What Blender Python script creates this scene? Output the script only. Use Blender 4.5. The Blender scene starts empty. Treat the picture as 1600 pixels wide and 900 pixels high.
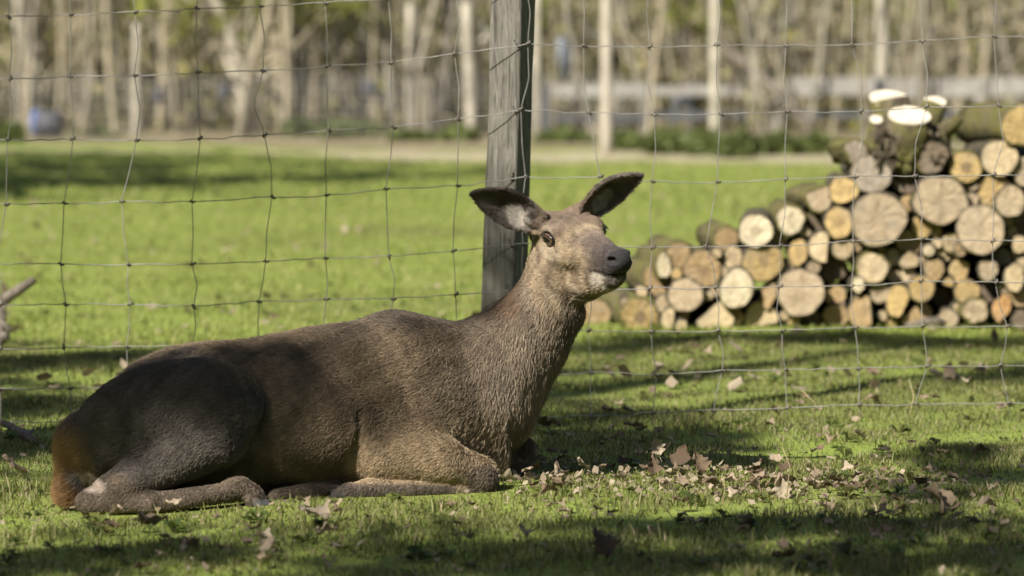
import bpy, math, random
import numpy as np
from mathutils import Vector, Matrix

random.seed(7)
RNG = np.random.default_rng(11)
SC = bpy.context.scene
COL = SC.collection
R = math.radians

# ------------------------------------------------------------------ camera
CAM_H = 1.0
FPX = 5200.0                      # focal length in pixels of a 1600 px wide frame
PITCH = math.atan(300.0 / FPX)    # horizon lies a sixth of the way down
cam_d = bpy.data.cameras.new('camera')
cam_d.sensor_width = 36.0
cam_d.lens = 36.0 * FPX / 1600.0
cam_d.clip_start = 0.1
cam_d.clip_end = 3000.0
cam_d.dof.use_dof = True
cam_d.dof.focus_distance = 8.72
cam_d.dof.aperture_fstop = 3.1
cam_d.dof.aperture_blades = 9
cam = bpy.data.objects.new('camera', cam_d)
COL.objects.link(cam)
cam.location = (0, 0, CAM_H)
cam.rotation_euler = (math.pi / 2 - PITCH, 0, 0)
SC.camera = cam

# ------------------------------------------------------------------ sky and sun
SUN_EL = R(41.0)
SHX, SHY = 0.632, 0.775           # direction in which shadows run along the ground
world = bpy.data.worlds.new('World')
SC.world = world
world.use_nodes = True
wn = world.node_tree.nodes
sky = wn.new('ShaderNodeTexSky')
sky.sky_type = 'NISHITA'
sky.sun_disc = False
sky.sun_elevation = SUN_EL
sky.sun_rotation = R(219.2)
sky.dust_density = 1.5
wn['Background'].inputs[1].default_value = 0.05
world.node_tree.links.new(sky.outputs[0], wn['Background'].inputs[0])
sun_d = bpy.data.lights.new('sun', 'SUN')
sun_d.energy = 5.0
sun_d.angle = R(0.53)
sun_d.color = (1.0, 0.94, 0.84)
sun = bpy.data.objects.new('sun', sun_d)
COL.objects.link(sun)
SUNDIR = Vector((SHX * math.cos(SUN_EL), SHY * math.cos(SUN_EL), -math.sin(SUN_EL)))
sun.rotation_euler = SUNDIR.to_track_quat('-Z', 'Y').to_euler()
SC.view_settings.view_transform = 'Standard'
SC.view_settings.look = 'None'
SC.view_settings.gamma = 1.0
SC.view_settings.exposure = 1.05
SC.render.engine = 'CYCLES'
SC.cycles.max_bounces = 6
SC.cycles.transparent_max_bounces = 6

# ------------------------------------------------------------------ helpers
CP, SP = math.cos(PITCH), math.sin(PITCH)

def W(px, py, d):
    """Place on the site seen at (px, py) of the survey picture, d metres out along the ground axis."""
    u = (px - 800.0) / FPX
    v = (450.0 - py) / FPX
    x, y, z = u, CP + v * SP, -SP + v * CP
    k = d / y
    return np.array((x * k, d, CAM_H + z * k))

def G(px, py):
    """Ground point seen at (px, py)."""
    u = (px - 800.0) / FPX
    v = (450.0 - py) / FPX
    x, y, z = u, CP + v * SP, -SP + v * CP
    k = -CAM_H / z
    return np.array((x * k, y * k, 0.0))

def ground_h(x, y):
    x = np.asarray(x, float); y = np.asarray(y, float)
    near = np.clip((30 - y) / 15, 0, 1)
    return near * (0.010 * np.sin(1.7 * x + 0.9 * y) + 0.007 * np.sin(3.3 * x - 2.1 * y + 1.0) + 0.004 * np.sin(7.0 * x + 5.3 * y))

class MB:
    def __init__(s):
        s.v = []; s.f = []; s.n = 0; s.c = []
    def add(s, v, f, c=None):
        v = np.asarray(v, float)
        s.v.append(v)
        s.f += [tuple(int(i) + s.n for i in q) for q in f]
        if c is not None:
            s.c.append(np.broadcast_to(np.asarray(c, float), (len(v), 3)))
        s.n += len(v)
    def tube(s, pts, rad, seg=6, cap=True, c=None, rough=0.0):
        pts = np.asarray(pts, float)
        rad = np.broadcast_to(np.asarray(rad, float), (len(pts),))
        t = np.gradient(pts, axis=0)
        t /= np.linalg.norm(t, axis=1)[:, None] + 1e-12
        a = np.array((0, 0, 1.0)) if abs(t[:, 2]).mean() < 0.8 else np.array((1.0, 0, 0))
        x = np.cross(t, a); x /= np.linalg.norm(x, axis=1)[:, None] + 1e-12
        y = np.cross(t, x)
        th = np.arange(seg) * 2 * math.pi / seg
        rr = rad[:, None] * (1 + rough * (RNG.random((len(pts), seg)) - 0.5) * 2)
        v = pts[:, None] + rr[..., None] * (np.cos(th)[None, :, None] * x[:, None] + np.sin(th)[None, :, None] * y[:, None])
        f = []
        m = len(pts)
        for i in range(m - 1):
            for j in range(seg):
                k = (j + 1) % seg
                f.append((i * seg + j, i * seg + k, (i + 1) * seg + k, (i + 1) * seg + j))
        if cap:
            f.append(tuple(range(seg))[::-1])
            f.append(tuple((m - 1) * seg + j for j in range(seg)))
        s.add(v.reshape(-1, 3), f, c)
    def box(s, lo, hi, c=None):
        x0, y0, z0 = lo; x1, y1, z1 = hi
        v = [(x0, y0, z0), (x1, y0, z0), (x1, y1, z0), (x0, y1, z0), (x0, y0, z1), (x1, y0, z1), (x1, y1, z1), (x0, y1, z1)]
        s.add(v, [(0, 3, 2, 1), (4, 5, 6, 7), (0, 1, 5, 4), (1, 2, 6, 5), (2, 3, 7, 6), (3, 0, 4, 7)], c)
    def mesh(s, name, smooth=True):
        me = bpy.data.meshes.new(name)
        me.from_pydata(np.concatenate(s.v).tolist(), [], s.f)
        if s.c:
            at = me.color_attributes.new('col', 'FLOAT_COLOR', 'POINT')
            c = np.concatenate(s.c)
            at.data.foreach_set('color', np.concatenate([c, np.ones((len(c), 1))], 1).astype(np.float32).ravel())
        if smooth:
            me.polygons.foreach_set('use_smooth', np.ones(len(me.polygons), bool))
        me.update()
        return me
    def build(s, name, mat, parent=None, smooth=True):
        return link(name, s.mesh(name, smooth), mat, parent)

def fast_mesh(name, v, tris, col=None, smooth=False):
    me = bpy.data.meshes.new(name)
    v = np.asarray(v, np.float32); tris = np.asarray(tris, np.int32)
    k = tris.shape[1]
    me.vertices.add(len(v)); me.vertices.foreach_set('co', v.ravel())
    me.loops.add(tris.size); me.loops.foreach_set('vertex_index', tris.ravel())
    me.polygons.add(len(tris))
    me.polygons.foreach_set('loop_start', np.arange(0, tris.size, k, dtype=np.int32))
    me.update(calc_edges=True)
    if col is not None:
        at = me.color_attributes.new('col', 'FLOAT_COLOR', 'POINT')
        at.data.foreach_set('color', np.concatenate([col, np.ones((len(col), 1))], 1).astype(np.float32).ravel())
    if smooth:
        me.polygons.foreach_set('use_smooth', np.ones(len(me.polygons), bool))
    return me

def link(name, data, mat=None, parent=None):
    o = bpy.data.objects.new(name, data)
    COL.objects.link(o)
    if mat is not None and data is not None:
        if len(data.materials) == 0:
            data.materials.append(mat)
    if parent is not None:
        o.parent = parent
        o.matrix_parent_inverse = Matrix.Translation(-parent.location) if parent.rotation_euler.z == 0 else parent.matrix_basis.inverted()
    return o

def root(name, loc=(0, 0, 0)):
    o = bpy.data.objects.new(name, None)
    o.empty_display_size = 0.1
    COL.objects.link(o)
    o.location = loc
    return o

def tag(o, label=None, cat=None, group=None, kind=None):
    if label: o['label'] = label
    if cat: o['category'] = cat
    if group: o['group'] = group
    if kind: o['kind'] = kind
    return o

# ------------------------------------------------------------------ materials
class NT:
    def __init__(s, name):
        s.m = bpy.data.materials.new(name)
        s.m.use_nodes = True
        s.t = s.m.node_tree
        s.b = s.t.nodes['Principled BSDF']
        s.b.inputs['Specular IOR Level'].default_value = 0.25
    def n(s, t, **kw):
        x = s.t.nodes.new(t)
        for k, v in kw.items():
            if k.startswith('i_'):
                x.inputs[k[2:].replace('_', ' ')].default_value = v
            else:
                setattr(x, k, v)
        return x
    def l(s, a, b):
        s.t.links.new(a, b)
    def coord(s, kind='Object', scale=(1, 1, 1)):
        c = s.n('ShaderNodeTexCoord'); m = s.n('ShaderNodeMapping')
        m.inputs['Scale'].default_value = scale
        s.l(c.outputs[kind], m.inputs[0])
        return m.outputs[0]
    def noise(s, co, scale, detail=4, rough=0.55, dist=0.0):
        x = s.n('ShaderNodeTexNoise')
        x.inputs['Scale'].default_value = scale; x.inputs['Detail'].default_value = detail
        x.inputs['Roughness'].default_value = rough; x.inputs['Distortion'].default_value = dist
        s.l(co, x.inputs['Vector'])
        return x.outputs['Fac']
    def ramp(s, fac, stops):
        x = s.n('ShaderNodeValToRGB')
        e = x.color_ramp.elements
        e[0].position, e[0].color = stops[0][0], (*stops[0][1], 1)
        e[1].position, e[1].color = stops[-1][0], (*stops[-1][1], 1)
        for p, c in stops[1:-1]:
            q = e.new(p); q.color = (*c, 1)
        s.l(fac, x.inputs[0])
        return x.outputs[0]
    def mix(s, fac, a, b, mode='MIX'):
        x = s.n('ShaderNodeMix', data_type='RGBA', blend_type=mode)
        for k, v in ((0, fac), (6, a), (7, b)):
            if hasattr(v, 'is_linked'):
                s.l(v, x.inputs[k])
            else:
                x.inputs[k].default_value = v if k == 0 else (*v, 1)
        return x.outputs[2]
    def math(s, op, a, b=0.0):
        x = s.n('ShaderNodeMath', operation=op)
        for k, v in ((0, a), (1, b)):
            if hasattr(v, 'is_linked'): s.l(v, x.inputs[k])
            else: x.inputs[k].default_value = v
        return x.outputs[0]
    def bump(s, h, strength=0.4, dist=0.01):
        x = s.n('ShaderNodeBump')
        x.inputs['Strength'].default_value = strength; x.inputs['Distance'].default_value = dist
        s.l(h, x.inputs['Height']); s.l(x.outputs[0], s.b.inputs['Normal'])
    def color(s, c):
        if hasattr(c, 'is_linked'): s.l(c, s.b.inputs['Base Color'])
        else: s.b.inputs['Base Color'].default_value = (*c, 1)
    def rough(s, r): s.b.inputs['Roughness'].default_value = r

def attr_mat(name, rough=0.8, trans=0.0, noise_scale=None, noise_amt=0.25, kind='Object', attr='col', spec=0.2):
    t = NT(name)
    a = t.n('ShaderNodeAttribute', attribute_name=attr)
    c = a.outputs['Color']
    if noise_scale:
        nz = t.noise(t.coord(kind), noise_scale, 4)
        c = t.mix(1.0, c, t.ramp(nz, [(0.3, (1 - noise_amt,) * 3), (0.7, (1 + noise_amt,) * 3)]), 'MULTIPLY')
    t.color(c); t.rough(rough)
    t.b.inputs['Specular IOR Level'].default_value = spec
    if trans > 0:
        tr = t.n('ShaderNodeBsdfTranslucent'); t.l(c, tr.inputs[0])
        ms = t.n('ShaderNodeMixShader'); ms.inputs[0].default_value = trans
        t.l(t.b.outputs[0], ms.inputs[1]); t.l(tr.outputs[0], ms.inputs[2])
        t.l(ms.outputs[0], t.t.nodes['Material Output'].inputs[0])
    return t.m

M = {}
def m_ground():
    t = NT('turf_soil'); co = t.coord('Object')
    a = t.noise(co, 0.35, 5); b = t.noise(co, 6.0, 5, 0.65); c = t.noise(co, 60.0, 3)
    g = t.ramp(a, [(0.30, (0.12, 0.13, 0.035)), (0.5, (0.178, 0.228, 0.038)), (0.72, (0.22, 0.24, 0.06))])
    g = t.mix(t.ramp(b, [(0.52, (0, 0, 0)), (0.75, (0.55, 0.55, 0.55))]), g, (0.17, 0.145, 0.075))
    g = t.mix(0.7, g, t.ramp(c, [(0.25, (0.45, 0.45, 0.45)), (0.75, (1.35, 1.35, 1.35))]), 'MULTIPLY')
    t.color(g); t.rough(0.95); t.bump(c, 0.6, 0.02)
    return t.m
M['ground'] = m_ground()
def m_sand():
    t = NT('sandy_soil'); co = t.coord('Object')
    a = t.noise(co, 1.2, 5); b = t.noise(co, 14, 4)
    g = t.ramp(a, [(0.3, (0.27, 0.225, 0.15)), (0.6, (0.38, 0.325, 0.235)), (0.75, (0.25, 0.235, 0.11))])
    t.color(t.mix(0.5, g, t.ramp(b, [(0.2, (0.6,) * 3), (0.8, (1.2,) * 3)]), 'MULTIPLY')); t.rough(0.95)
    t.bump(b, 0.4, 0.03)
    return t.m
M['sand'] = m_sand()
def m_litter():
    t = NT('woodland_litter'); co = t.coord('Object')
    a = t.noise(co, 0.5, 5); b = t.noise(co, 5, 5)
    g = t.ramp(a, [(0.3, (0.13, 0.105, 0.055)), (0.55, (0.23, 0.19, 0.115)), (0.7, (0.10, 0.13, 0.035))])
    t.color(t.mix(0.6, g, t.ramp(b, [(0.2, (0.5,) * 3), (0.8, (1.3,) * 3)]), 'MULTIPLY')); t.rough(1.0)
    t.bump(b, 0.5, 0.05)
    return t.m
M['litter'] = m_litter()
def m_post():
    t = NT('weathered_wood')
    co = t.coord('Object', (1, 1, 0.13)); cf = t.coord('Object', (1, 1, 0.05)); cn = t.coord('Object')
    a = t.noise(co, 70, 8, 0.7, 0.9); cr = t.noise(cf, 75, 4, 0.6, 1.6); big = t.noise(cn, 9, 4)
    c = t.ramp(a, [(0.25, (0.06, 0.055, 0.048)), (0.5, (0.128, 0.120, 0.104)), (0.75, (0.225, 0.212, 0.188))])
    c = t.mix(t.ramp(cr, [(0.34, (0.9, 0.9, 0.9)), (0.44, (0, 0, 0))]), c, (0.045, 0.042, 0.038))
    c = t.mix(t.ramp(big, [(0.5, (0, 0, 0)), (0.75, (0.45,) * 3)]), c, (0.13, 0.125, 0.085))
    t.color(c); t.rough(0.9)
    t.bump(t.math('ADD', a, t.math('MULTIPLY', t.math('MINIMUM', cr, 0.43), 4.0)), 0.7, 0.006)
    return t.m
M['post'] = m_post()
def m_bark(name, lo, mid, hi, moss=0.35, scale=1.0):
    t = NT(name)
    co = t.coord('Object')
    a = t.noise(co, 22 * scale, 6, 0.65, 0.4)
    v = t.n('ShaderNodeTexVoronoi', feature='DISTANCE_TO_EDGE'); v.inputs['Scale'].default_value = 30 * scale
    t.l(co, v.inputs['Vector'])
    c = t.ramp(a, [(0.3, lo), (0.5, mid), (0.72, hi)])
    if moss > 0:
        mo = t.noise(co, 7 * scale, 4)
        c = t.mix(t.ramp(mo, [(0.62 - moss * 0.35, (0, 0, 0)), (0.72 - moss * 0.25, (0.85,) * 3)]), c, (0.105, 0.10, 0.026))
    t.color(c); t.rough(0.95)
    t.bump(t.math('ADD', a, t.math('MINIMUM', v.outputs['Distance'], 0.12)), 0.8, 0.02)
    return t.m
M['bark'] = m_bark('firewood_bark', (0.022, 0.018, 0.012), (0.06, 0.05, 0.034), (0.15, 0.13, 0.095), 0.25)
M['mossy_bark'] = m_bark('mossy_bark', (0.035, 0.028, 0.016), (0.09, 0.075, 0.036), (0.17, 0.145, 0.08), 0.62)
M['stump_bark'] = m_bark('stump_bark', (0.03, 0.024, 0.016), (0.075, 0.06, 0.04), (0.16, 0.135, 0.09), 0.45)
M['stick'] = m_bark('dead_wood', (0.06, 0.045, 0.035), (0.15, 0.125, 0.10), (0.28, 0.25, 0.21), 0.0, 2)
def m_cut():
    t = NT('cut_wood')
    co = t.coord('Object')
    oi = t.n('ShaderNodeObjectInfo')
    tc = t.n('ShaderNodeTexCoord'); sp = t.n('ShaderNodeSeparateXYZ'); t.l(tc.outputs['Object'], sp.inputs[0])
    # local frame of each face: x, z across the cut, y along the log
    cb = t.n('ShaderNodeCombineXYZ'); t.l(sp.outputs['X'], cb.inputs[0]); t.l(sp.outputs['Z'], cb.inputs[1])
    rv = t.math('MULTIPLY', oi.outputs['Random'], 37.0); t.l(rv, cb.inputs[2])
    wob = t.noise(cb.outputs[0], 12, 3)
    ln = t.n('ShaderNodeVectorMath', operation='LENGTH'); 
    cb2 = t.n('ShaderNodeCombineXYZ'); t.l(sp.outputs['X'], cb2.inputs[0]); t.l(sp.outputs['Z'], cb2.inputs[1])
    t.l(cb2.outputs[0], ln.inputs[0])
    rad = t.math('ADD', ln.outputs['Value'], t.math('MULTIPLY', wob, 0.035))
    ring = t.math('SINE', t.math('MULTIPLY', rad, 900.0))
    big = t.noise(cb.outputs[0], 22, 5, 0.6, 0.5)
    fine = t.noise(cb.outputs[0], 160, 3, 0.6)
    c = t.mix(0.75, oi.outputs['Color'], t.ramp(big, [(0.28, (0.55, 0.5, 0.42)), (0.5, (1, 1, 1)), (0.75, (1.22, 1.2, 1.16))]), 'MULTIPLY')
    c = t.mix(0.35, c, t.ramp(ring, [(0.0, (0.72, 0.68, 0.6)), (0.9, (1.08, 1.08, 1.08))]), 'MULTIPLY')
    # heart wood, alpha of the object colour says how strong
    hd = t.math('ADD', rad, t.math('MULTIPLY', big, 0.03))
    heart = t.math('MULTIPLY', t.math('LESS_THAN', t.math('SUBTRACT', hd, 0.0), 0.058), oi.outputs['Alpha'])
    c = t.mix(heart, c, (0.16, 0.115, 0.075))
    ang = t.math('ARCTAN2', sp.outputs['X'], sp.outputs['Z'])
    cc = t.n('ShaderNodeCombineXYZ'); t.l(t.math('MULTIPLY', ang, 1.1), cc.inputs[0]); t.l(t.math('MULTIPLY', rad, 9.0), cc.inputs[1]); t.l(rv, cc.inputs[2])
    ck = t.noise(cc.outputs[0], 2.4, 2, 0.4)
    c = t.mix(t.ramp(t.math('ABSOLUTE', t.math('SUBTRACT', ck, 0.5)), [(0.004, (0.75,) * 3), (0.014, (0, 0, 0))]), c, (0.05, 0.036, 0.022))
    gw = t.noise(cb.outputs[0], 9, 3)
    c = t.mix(t.ramp(gw, [(0.5, (0, 0, 0)), (0.72, (0.5,) * 3)]), c, (0.25, 0.215, 0.17))
    c = t.mix(0.4, c, t.ramp(fine, [(0.3, (0.7,) * 3), (0.7, (1.15,) * 3)]), 'MULTIPLY')
    t.color(c); t.rough(0.85); t.bump(t.math('ADD', fine, big), 0.5, 0.006)
    return t.m
M['cut'] = m_cut()
def plain(name, c, rough=0.7, metal=0.0, ns=None):
    t = NT(name)
    if ns:
        nz = t.noise(t.coord('Object'), ns, 4)
        t.color(t.ramp(nz, [(0.3, tuple(x * 0.72 for x in c)), (0.7, tuple(min(1, x * 1.22) for x in c))]))
    else:
        t.color(c)
    t.rough(rough); t.b.inputs['Metallic'].default_value = metal
    return t.m
M['wire'] = plain('galvanised_wire', (0.27, 0.26, 0.245), 0.5, 0.4, 25)
M['knot'] = plain('rusty_wire_knot', (0.12, 0.105, 0.09), 0.6, 0.4, 40)
M['staple'] = plain('staple_steel', (0.1, 0.085, 0.07), 0.5, 0.6)
M['eye'] = attr_mat('eye', 0.07, spec=0.6)
M['grass'] = attr_mat('grass_blades', 0.55, 0.35, spec=0.25)
M['leaf'] = attr_mat('bud_leaves', 0.7, 0.3)
M['twig'] = attr_mat('tree_bark', 0.9, 0, 3.0, 0.3)
def m_deadleaf():
    t = NT('dead_leaf')
    oi = t.n('ShaderNodeObjectInfo'); co = t.coord('Object')
    a = t.ramp(oi.outputs['Random'], [(0.0, (0.09, 0.062, 0.04)), (0.3, (0.19, 0.138, 0.09)), (0.65, (0.29, 0.228, 0.16)), (1.0, (0.42, 0.35, 0.262))])
    n = t.noise(co, 70, 4, 0.6)
    c = t.mix(0.6, a, t.ramp(n, [(0.3, (0.62, 0.58, 0.52)), (0.7, (1.18,) * 3)]), 'MULTIPLY')
    t.color(c); t.rough(0.75); t.bump(n, 0.5, 0.003)
    tr = t.n('ShaderNodeBsdfTranslucent'); t.l(c, tr.inputs[0])
    ms = t.n('ShaderNodeMixShader'); ms.inputs[0].default_value = 0.2
    t.l(t.b.outputs[0], ms.inputs[1]); t.l(tr.outputs[0], ms.inputs[2])
    t.l(ms.outputs[0], t.t.nodes['Material Output'].inputs[0])
    return t.m
M['deadleaf'] = m_deadleaf()
M['litterleaf'] = attr_mat('loose_leaves', 0.75, 0.2)

# ------------------------------------------------------------------ ground, path, woodland floor
def sheet(name, xs, ys, mat, z=0.0, hfun=None):
    X, Y = np.meshgrid(xs, ys)
    Z = (hfun(X, Y) if hfun else np.zeros_like(X)) + z
    v = np.stack([X, Y, Z], -1).reshape(-1, 3)
    nx, ny = len(xs), len(ys)
    i, j = np.meshgrid(np.arange(nx - 1), np.arange(ny - 1))
    a = (j * nx + i).ravel()
    o = link(name, fast_mesh(name, v, np.stack([a, a + 1, a + nx + 1, a + nx], 1), smooth=True), mat)
    return tag(o, kind='structure')

xs = np.concatenate([[-900, -300, -120, -50, -20, -9], np.linspace(-5, 5, 101), [9, 20, 50, 120, 300, 900]])
ys = np.concatenate([[-300, -80, -20, 0, 4], np.linspace(5.5, 16, 106), np.linspace(16.5, 34, 36), [40, 50, 60, 80, 120, 200, 400, 1200]])
sheet('ground', xs, ys, M['ground'], 0.0, ground_h)

def ragged_strip(name, near, far, mat, z):
    """A strip across the site; near and far are functions of x giving its edges."""
    x = np.linspace(-45, 45, 181)
    n0 = near(x) + RNG.normal(0, 0.5, len(x)); f0 = far(x) + RNG.normal(0, 0.6, len(x))
    v = []
    f = []
    for k in range(len(x)):
        for t in (0, .33, .66, 1):
            v.append((x[k], n0[k] * (1 - t) + f0[k] * t, z + 0.02 * math.sin(t * math.pi)))
    for k in range(len(x) - 1):
        for t in range(3):
            a = k * 4 + t
            f.append((a, a + 4, a + 5, a + 1))
    mb = MB(); mb.add(v, f)
    return tag(mb.build(name, mat), kind='structure')
ragged_strip('path', lambda x: 50.0 + 11 * np.clip((-.5 - x) / 5, 0, 1) - .4 * x.clip(0, 6) + .8 * np.sin(x * .6), lambda x: 60 + 0 * x, M['sand'], 0.006)
ragged_strip('woodland_floor', lambda x: 62 + 7 * np.clip((-2 - x) / 4, 0, 1) + 1.5 * np.sin(x * .5), lambda x: 300 + 0 * x, M['litter'], 0.012)

# ------------------------------------------------------------------ the hind: one continuous surface from a distance field
XS0, XS1 = -1.23, 0.40
gx = np.concatenate([np.arange(XS0, -0.08, 0.0074), np.arange(-0.08, XS1, 0.0034)])
gy = np.concatenate([np.arange(7.74, 8.16, 0.0074), np.arange(8.16, 8.66, 0.0036), np.arange(8.66, 8.98, 0.0074)])
gz = np.concatenate([np.arange(-0.03, 0.43, 0.0072), np.arange(0.43, 0.83, 0.0034)])
F = np.full((len(gx), len(gy), len(gz)), 0.5, np.float32)

def sub(lo, hi, mg):
    a = []
    for g, l, h in zip((gx, gy, gz), lo, hi):
        i = max(0, np.searchsorted(g, l - mg) - 1); j = min(len(g), np.searchsorted(g, h + mg) + 1)
        a.append(slice(i, j))
    return tuple(a)
def grid(s):
    return gx[s[0]][:, None, None].astype(np.float32), gy[s[1]][None, :, None].astype(np.float32), gz[s[2]][None, None, :].astype(np.float32)
def blend(s, d, k):
    a = F[s]
    h = np.maximum(k - np.abs(a - d), 0) / k
    F[s] = np.minimum(a, d) - h * h * k * 0.25
def carve(s, d, k):
    a = F[s]; b = -d
    h = np.maximum(k - np.abs(a - b), 0) / k
    F[s] = np.maximum(a, b) + h * h * k * 0.25
def capsule(a, b, ra, rb, k=0.03, sq=(1, 1, 1), cut=False):
    """Tapered capsule; sq stretches space about the axis start so limbs need not be round."""
    a = np.asarray(a, float); b = np.asarray(b, float); m = max(ra, rb) * max(1, 1 / min(sq))
    s = sub(np.minimum(a, b) - m, np.maximum(a, b) + m, k + 0.01)
    X, Y, Z = grid(s)
    ba = b - a; L = float(ba @ ba)
    t = ((X - a[0]) * ba[0] + (Y - a[1]) * ba[1] + (Z - a[2]) * ba[2]) / L
    t = np.clip(t, 0, 1)
    dx, dy, dz = (X - a[0] - t * ba[0]) * sq[0], (Y - a[1] - t * ba[1]) * sq[1], (Z - a[2] - t * ba[2]) * sq[2]
    d = np.sqrt(dx * dx + dy * dy + dz * dz) - (ra + (rb - ra) * t)
    (carve if cut else blend)(s, d, k)
def ellipsoid(c, axes, radii, k=0.03, cut=False):
    c = np.asarray(c, float); A = np.asarray(axes, float); r = np.asarray(radii, float)
    ext = np.sqrt(((A * r[:, None]) ** 2).sum(0))
    s = sub(c - ext, c + ext, k + 0.01)
    X, Y, Z = grid(s)
    q = []
    for i in range(3):
        q.append(((X - c[0]) * A[i, 0] + (Y - c[1]) * A[i, 1] + (Z - c[2]) * A[i, 2]))
    k0 = np.sqrt(sum((q[i] / r[i]) ** 2 for i in range(3)))
    k1 = np.sqrt(sum((q[i] / r[i] ** 2) ** 2 for i in range(3))) + 1e-6
    d = k0 * (k0 - 1.0) / k1
    (carve if cut else blend)(s, d, k)
I3 = np.eye(3)
def rot_xz(deg):
    c, s_ = math.cos(R(deg)), math.sin(R(deg))
    return np.array([(c, 0, s_), (0, 1, 0), (-s_, 0, c)])

def spine_d(px):            # the hind lies a little slantwise: rump nearer, chest farther
    return 8.22 + (px - 100) / 700.0 * 0.33
def B(px, py, dy=0.0):      # a point of the body, dy metres beyond the spine plane
    return W(px, py, spine_d(px) + dy)

# trunk: lofted ellipses, then rump and brisket
st_px = np.array([150, 200, 260, 330, 400, 480, 560, 620, 680, 740, 790])
st_top = np.array([650, 604, 570, 547, 528, 512, 502, 500, 502, 513, 548])
st_hw = np.array([.11, .155, .185, .205, .225, .235, .225, .205, .18, .15, .11])
xs_ = []; zt = []; yc = []
for p, t in zip(st_px, st_top):
    w_ = B(p, t); xs_.append(w_[0]); zt.append(w_[2]); yc.append(w_[1])
xs_ = np.array(xs_); zt = np.array(zt) - 0.004; yc = np.array(yc)
s = sub((xs_[0], 7.8, -0.03), (xs_[-1], 8.9, 0.6), 0.0)
X, Y, Z = grid(s)
xx = X[:, 0, 0]
zt_i = np.interp(xx, xs_, zt)[:, None, None].astype(np.float32)
hw_i = np.interp(xx, xs_, st_hw)[:, None, None].astype(np.float32)
yc_i = np.interp(xx, xs_, yc)[:, None, None].astype(np.float32)
zb_i = -0.02
zc_i = (zt_i + zb_i) / 2; hh_i = (zt_i - zb_i) / 2
zz = (Z - zc_i) / hh_i
# wider low down than along the back
hwz = hw_i * (1.0 - 0.16 * np.clip(zz, -0.2, 1))
q = (np.abs((Y - yc_i) / hwz) ** 2.25 + np.abs(zz) ** 2.25) ** (1 / 2.25)
d = (q - 1) * np.minimum(hh_i, hw_i) * 0.9
d = np.maximum(d, np.maximum(xs_[0] - X, X - xs_[-1]))
blend(s, d.astype(np.float32), 0.03)
ellipsoid(B(222, 692, 0.0), rot_xz(25), (0.165, 0.165, 0.150), 0.06)          # rump
ellipsoid(B(300, 625, 0.02), rot_xz(8), (0.21, 0.16, 0.135), 0.05)            # croup
ellipsoid(B(738, 612, 0.0), rot_xz(-35), (0.165, 0.145, 0.13), 0.06)          # brisket and shoulder mass
ellipsoid(B(660, 590, -0.06), rot_xz(-50), (0.19, 0.13, 0.11), 0.05)          # near shoulder blade
ellipsoid(B(640, 553, 0.0), I3, (0.16, 0.09, 0.06), 0.05)                    # withers
ellipsoid(B(480, 660, -0.03), I3, (0.24, 0.225, 0.155), 0.06)                 # barrel
# neck
neck = [(735, 608, .0, .145), (778, 568, -.005, .120), (820, 525, -.015, .093), (852, 475, -.03, .074), (869, 425, -.045, .070)]
for p, q_ in zip(neck[:-1], neck[1:]):
    capsule(B(*p[:3]), B(*q_[:3]), p[3], q_[3], 0.035)
capsule(B(874, 490, -.03), B(778, 650, -.01), 0.046, 0.055, 0.05)              # throat and dewlap line
# near thigh, stifle, shank
ellipsoid(B(262, 655, -.165), rot_xz(14), (0.232, 0.105, 0.138), 0.022)
ellipsoid(B(325, 640, -.205), rot_xz(0), (0.115, 0.085, 0.105), 0.03)
capsule(B(335, 690, -.235), B(175, 770, -.245), 0.068, 0.042, 0.03)
capsule(B(205, 752, -.24), B(140, 788, -.225), 0.045, 0.028, 0.025)           # to the hock
ellipsoid(B(140, 784, -.24), I3, (0.034, 0.026, 0.030), 0.012)
capsule(B(142, 787, -.245), B(240, 786, -.29), 0.027, 0.025, 0.010)           # metatarsus
capsule(B(240, 787, -.29), B(352, 769, -.31), 0.025, 0.021, 0.008)
ellipsoid(B(368, 764, -.305), rot_xz(0), (0.030, 0.024, 0.026), 0.02)         # fetlock
capsule(B(378, 762, -.30), B(397, 772, -.315), 0.025, 0.021, 0.014)           # pastern
capsule(B(399, 775, -.312), B(416, 792, -.32), 0.021, 0.017, 0.006)           # hoof, two claws
capsule(B(394, 780, -.33), B(408, 796, -.335), 0.019, 0.015, 0.004)
# rump side and tail
ellipsoid(B(148, 706, -.03), rot_xz(35), (0.085, 0.11, 0.095), 0.05)
capsule(B(122, 690, -.06), B(108, 766, -.10), 0.036, 0.028, 0.025)
# near foreleg: upper arm, forearm to the knee, cannon folded back under it, hoof
ellipsoid(B(625, 690, -.16), rot_xz(-10), (0.125, 0.075, 0.085), 0.045)
capsule(B(590, 716, -.20), B(690, 722, -.225), 0.066, 0.056, 0.028)
capsule(B(680, 722, -.225), B(745, 740, -.235), 0.052, 0.041, 0.022)
ellipsoid(B(752, 748, -.235), rot_xz(-10), (0.042, 0.035, 0.040), 0.02)
capsule(B(752, 762, -.235), B(640, 764, -.25), 0.027, 0.021, 0.006)
capsule(B(640, 764, -.25), B(575, 765, -.25), 0.021, 0.024, 0.008)
capsule(B(575, 765, -.25), B(545, 769, -.255), 0.023, 0.020, 0.01)
capsule(B(545, 769, -.255), B(522, 776, -.26), 0.021, 0.013, 0.006)
capsule(B(548, 772, -.235), B(520, 779, -.235), 0.019, 0.012, 0.004)
# far foreleg, bent forward, and far hind foot peeping out under the belly
capsule(B(760, 660, .06), B(798, 700, .05), 0.065, 0.042, 0.03)
capsule(B(798, 700, .05), B(803, 742, .02), 0.040, 0.03, 0.02)
capsule(B(803, 742, .03), B(700, 752, .02), 0.028, 0.02, 0.01)
capsule(B(520, 764, -.19), B(430, 776, -.23), 0.022, 0.017, 0.012)
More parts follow.
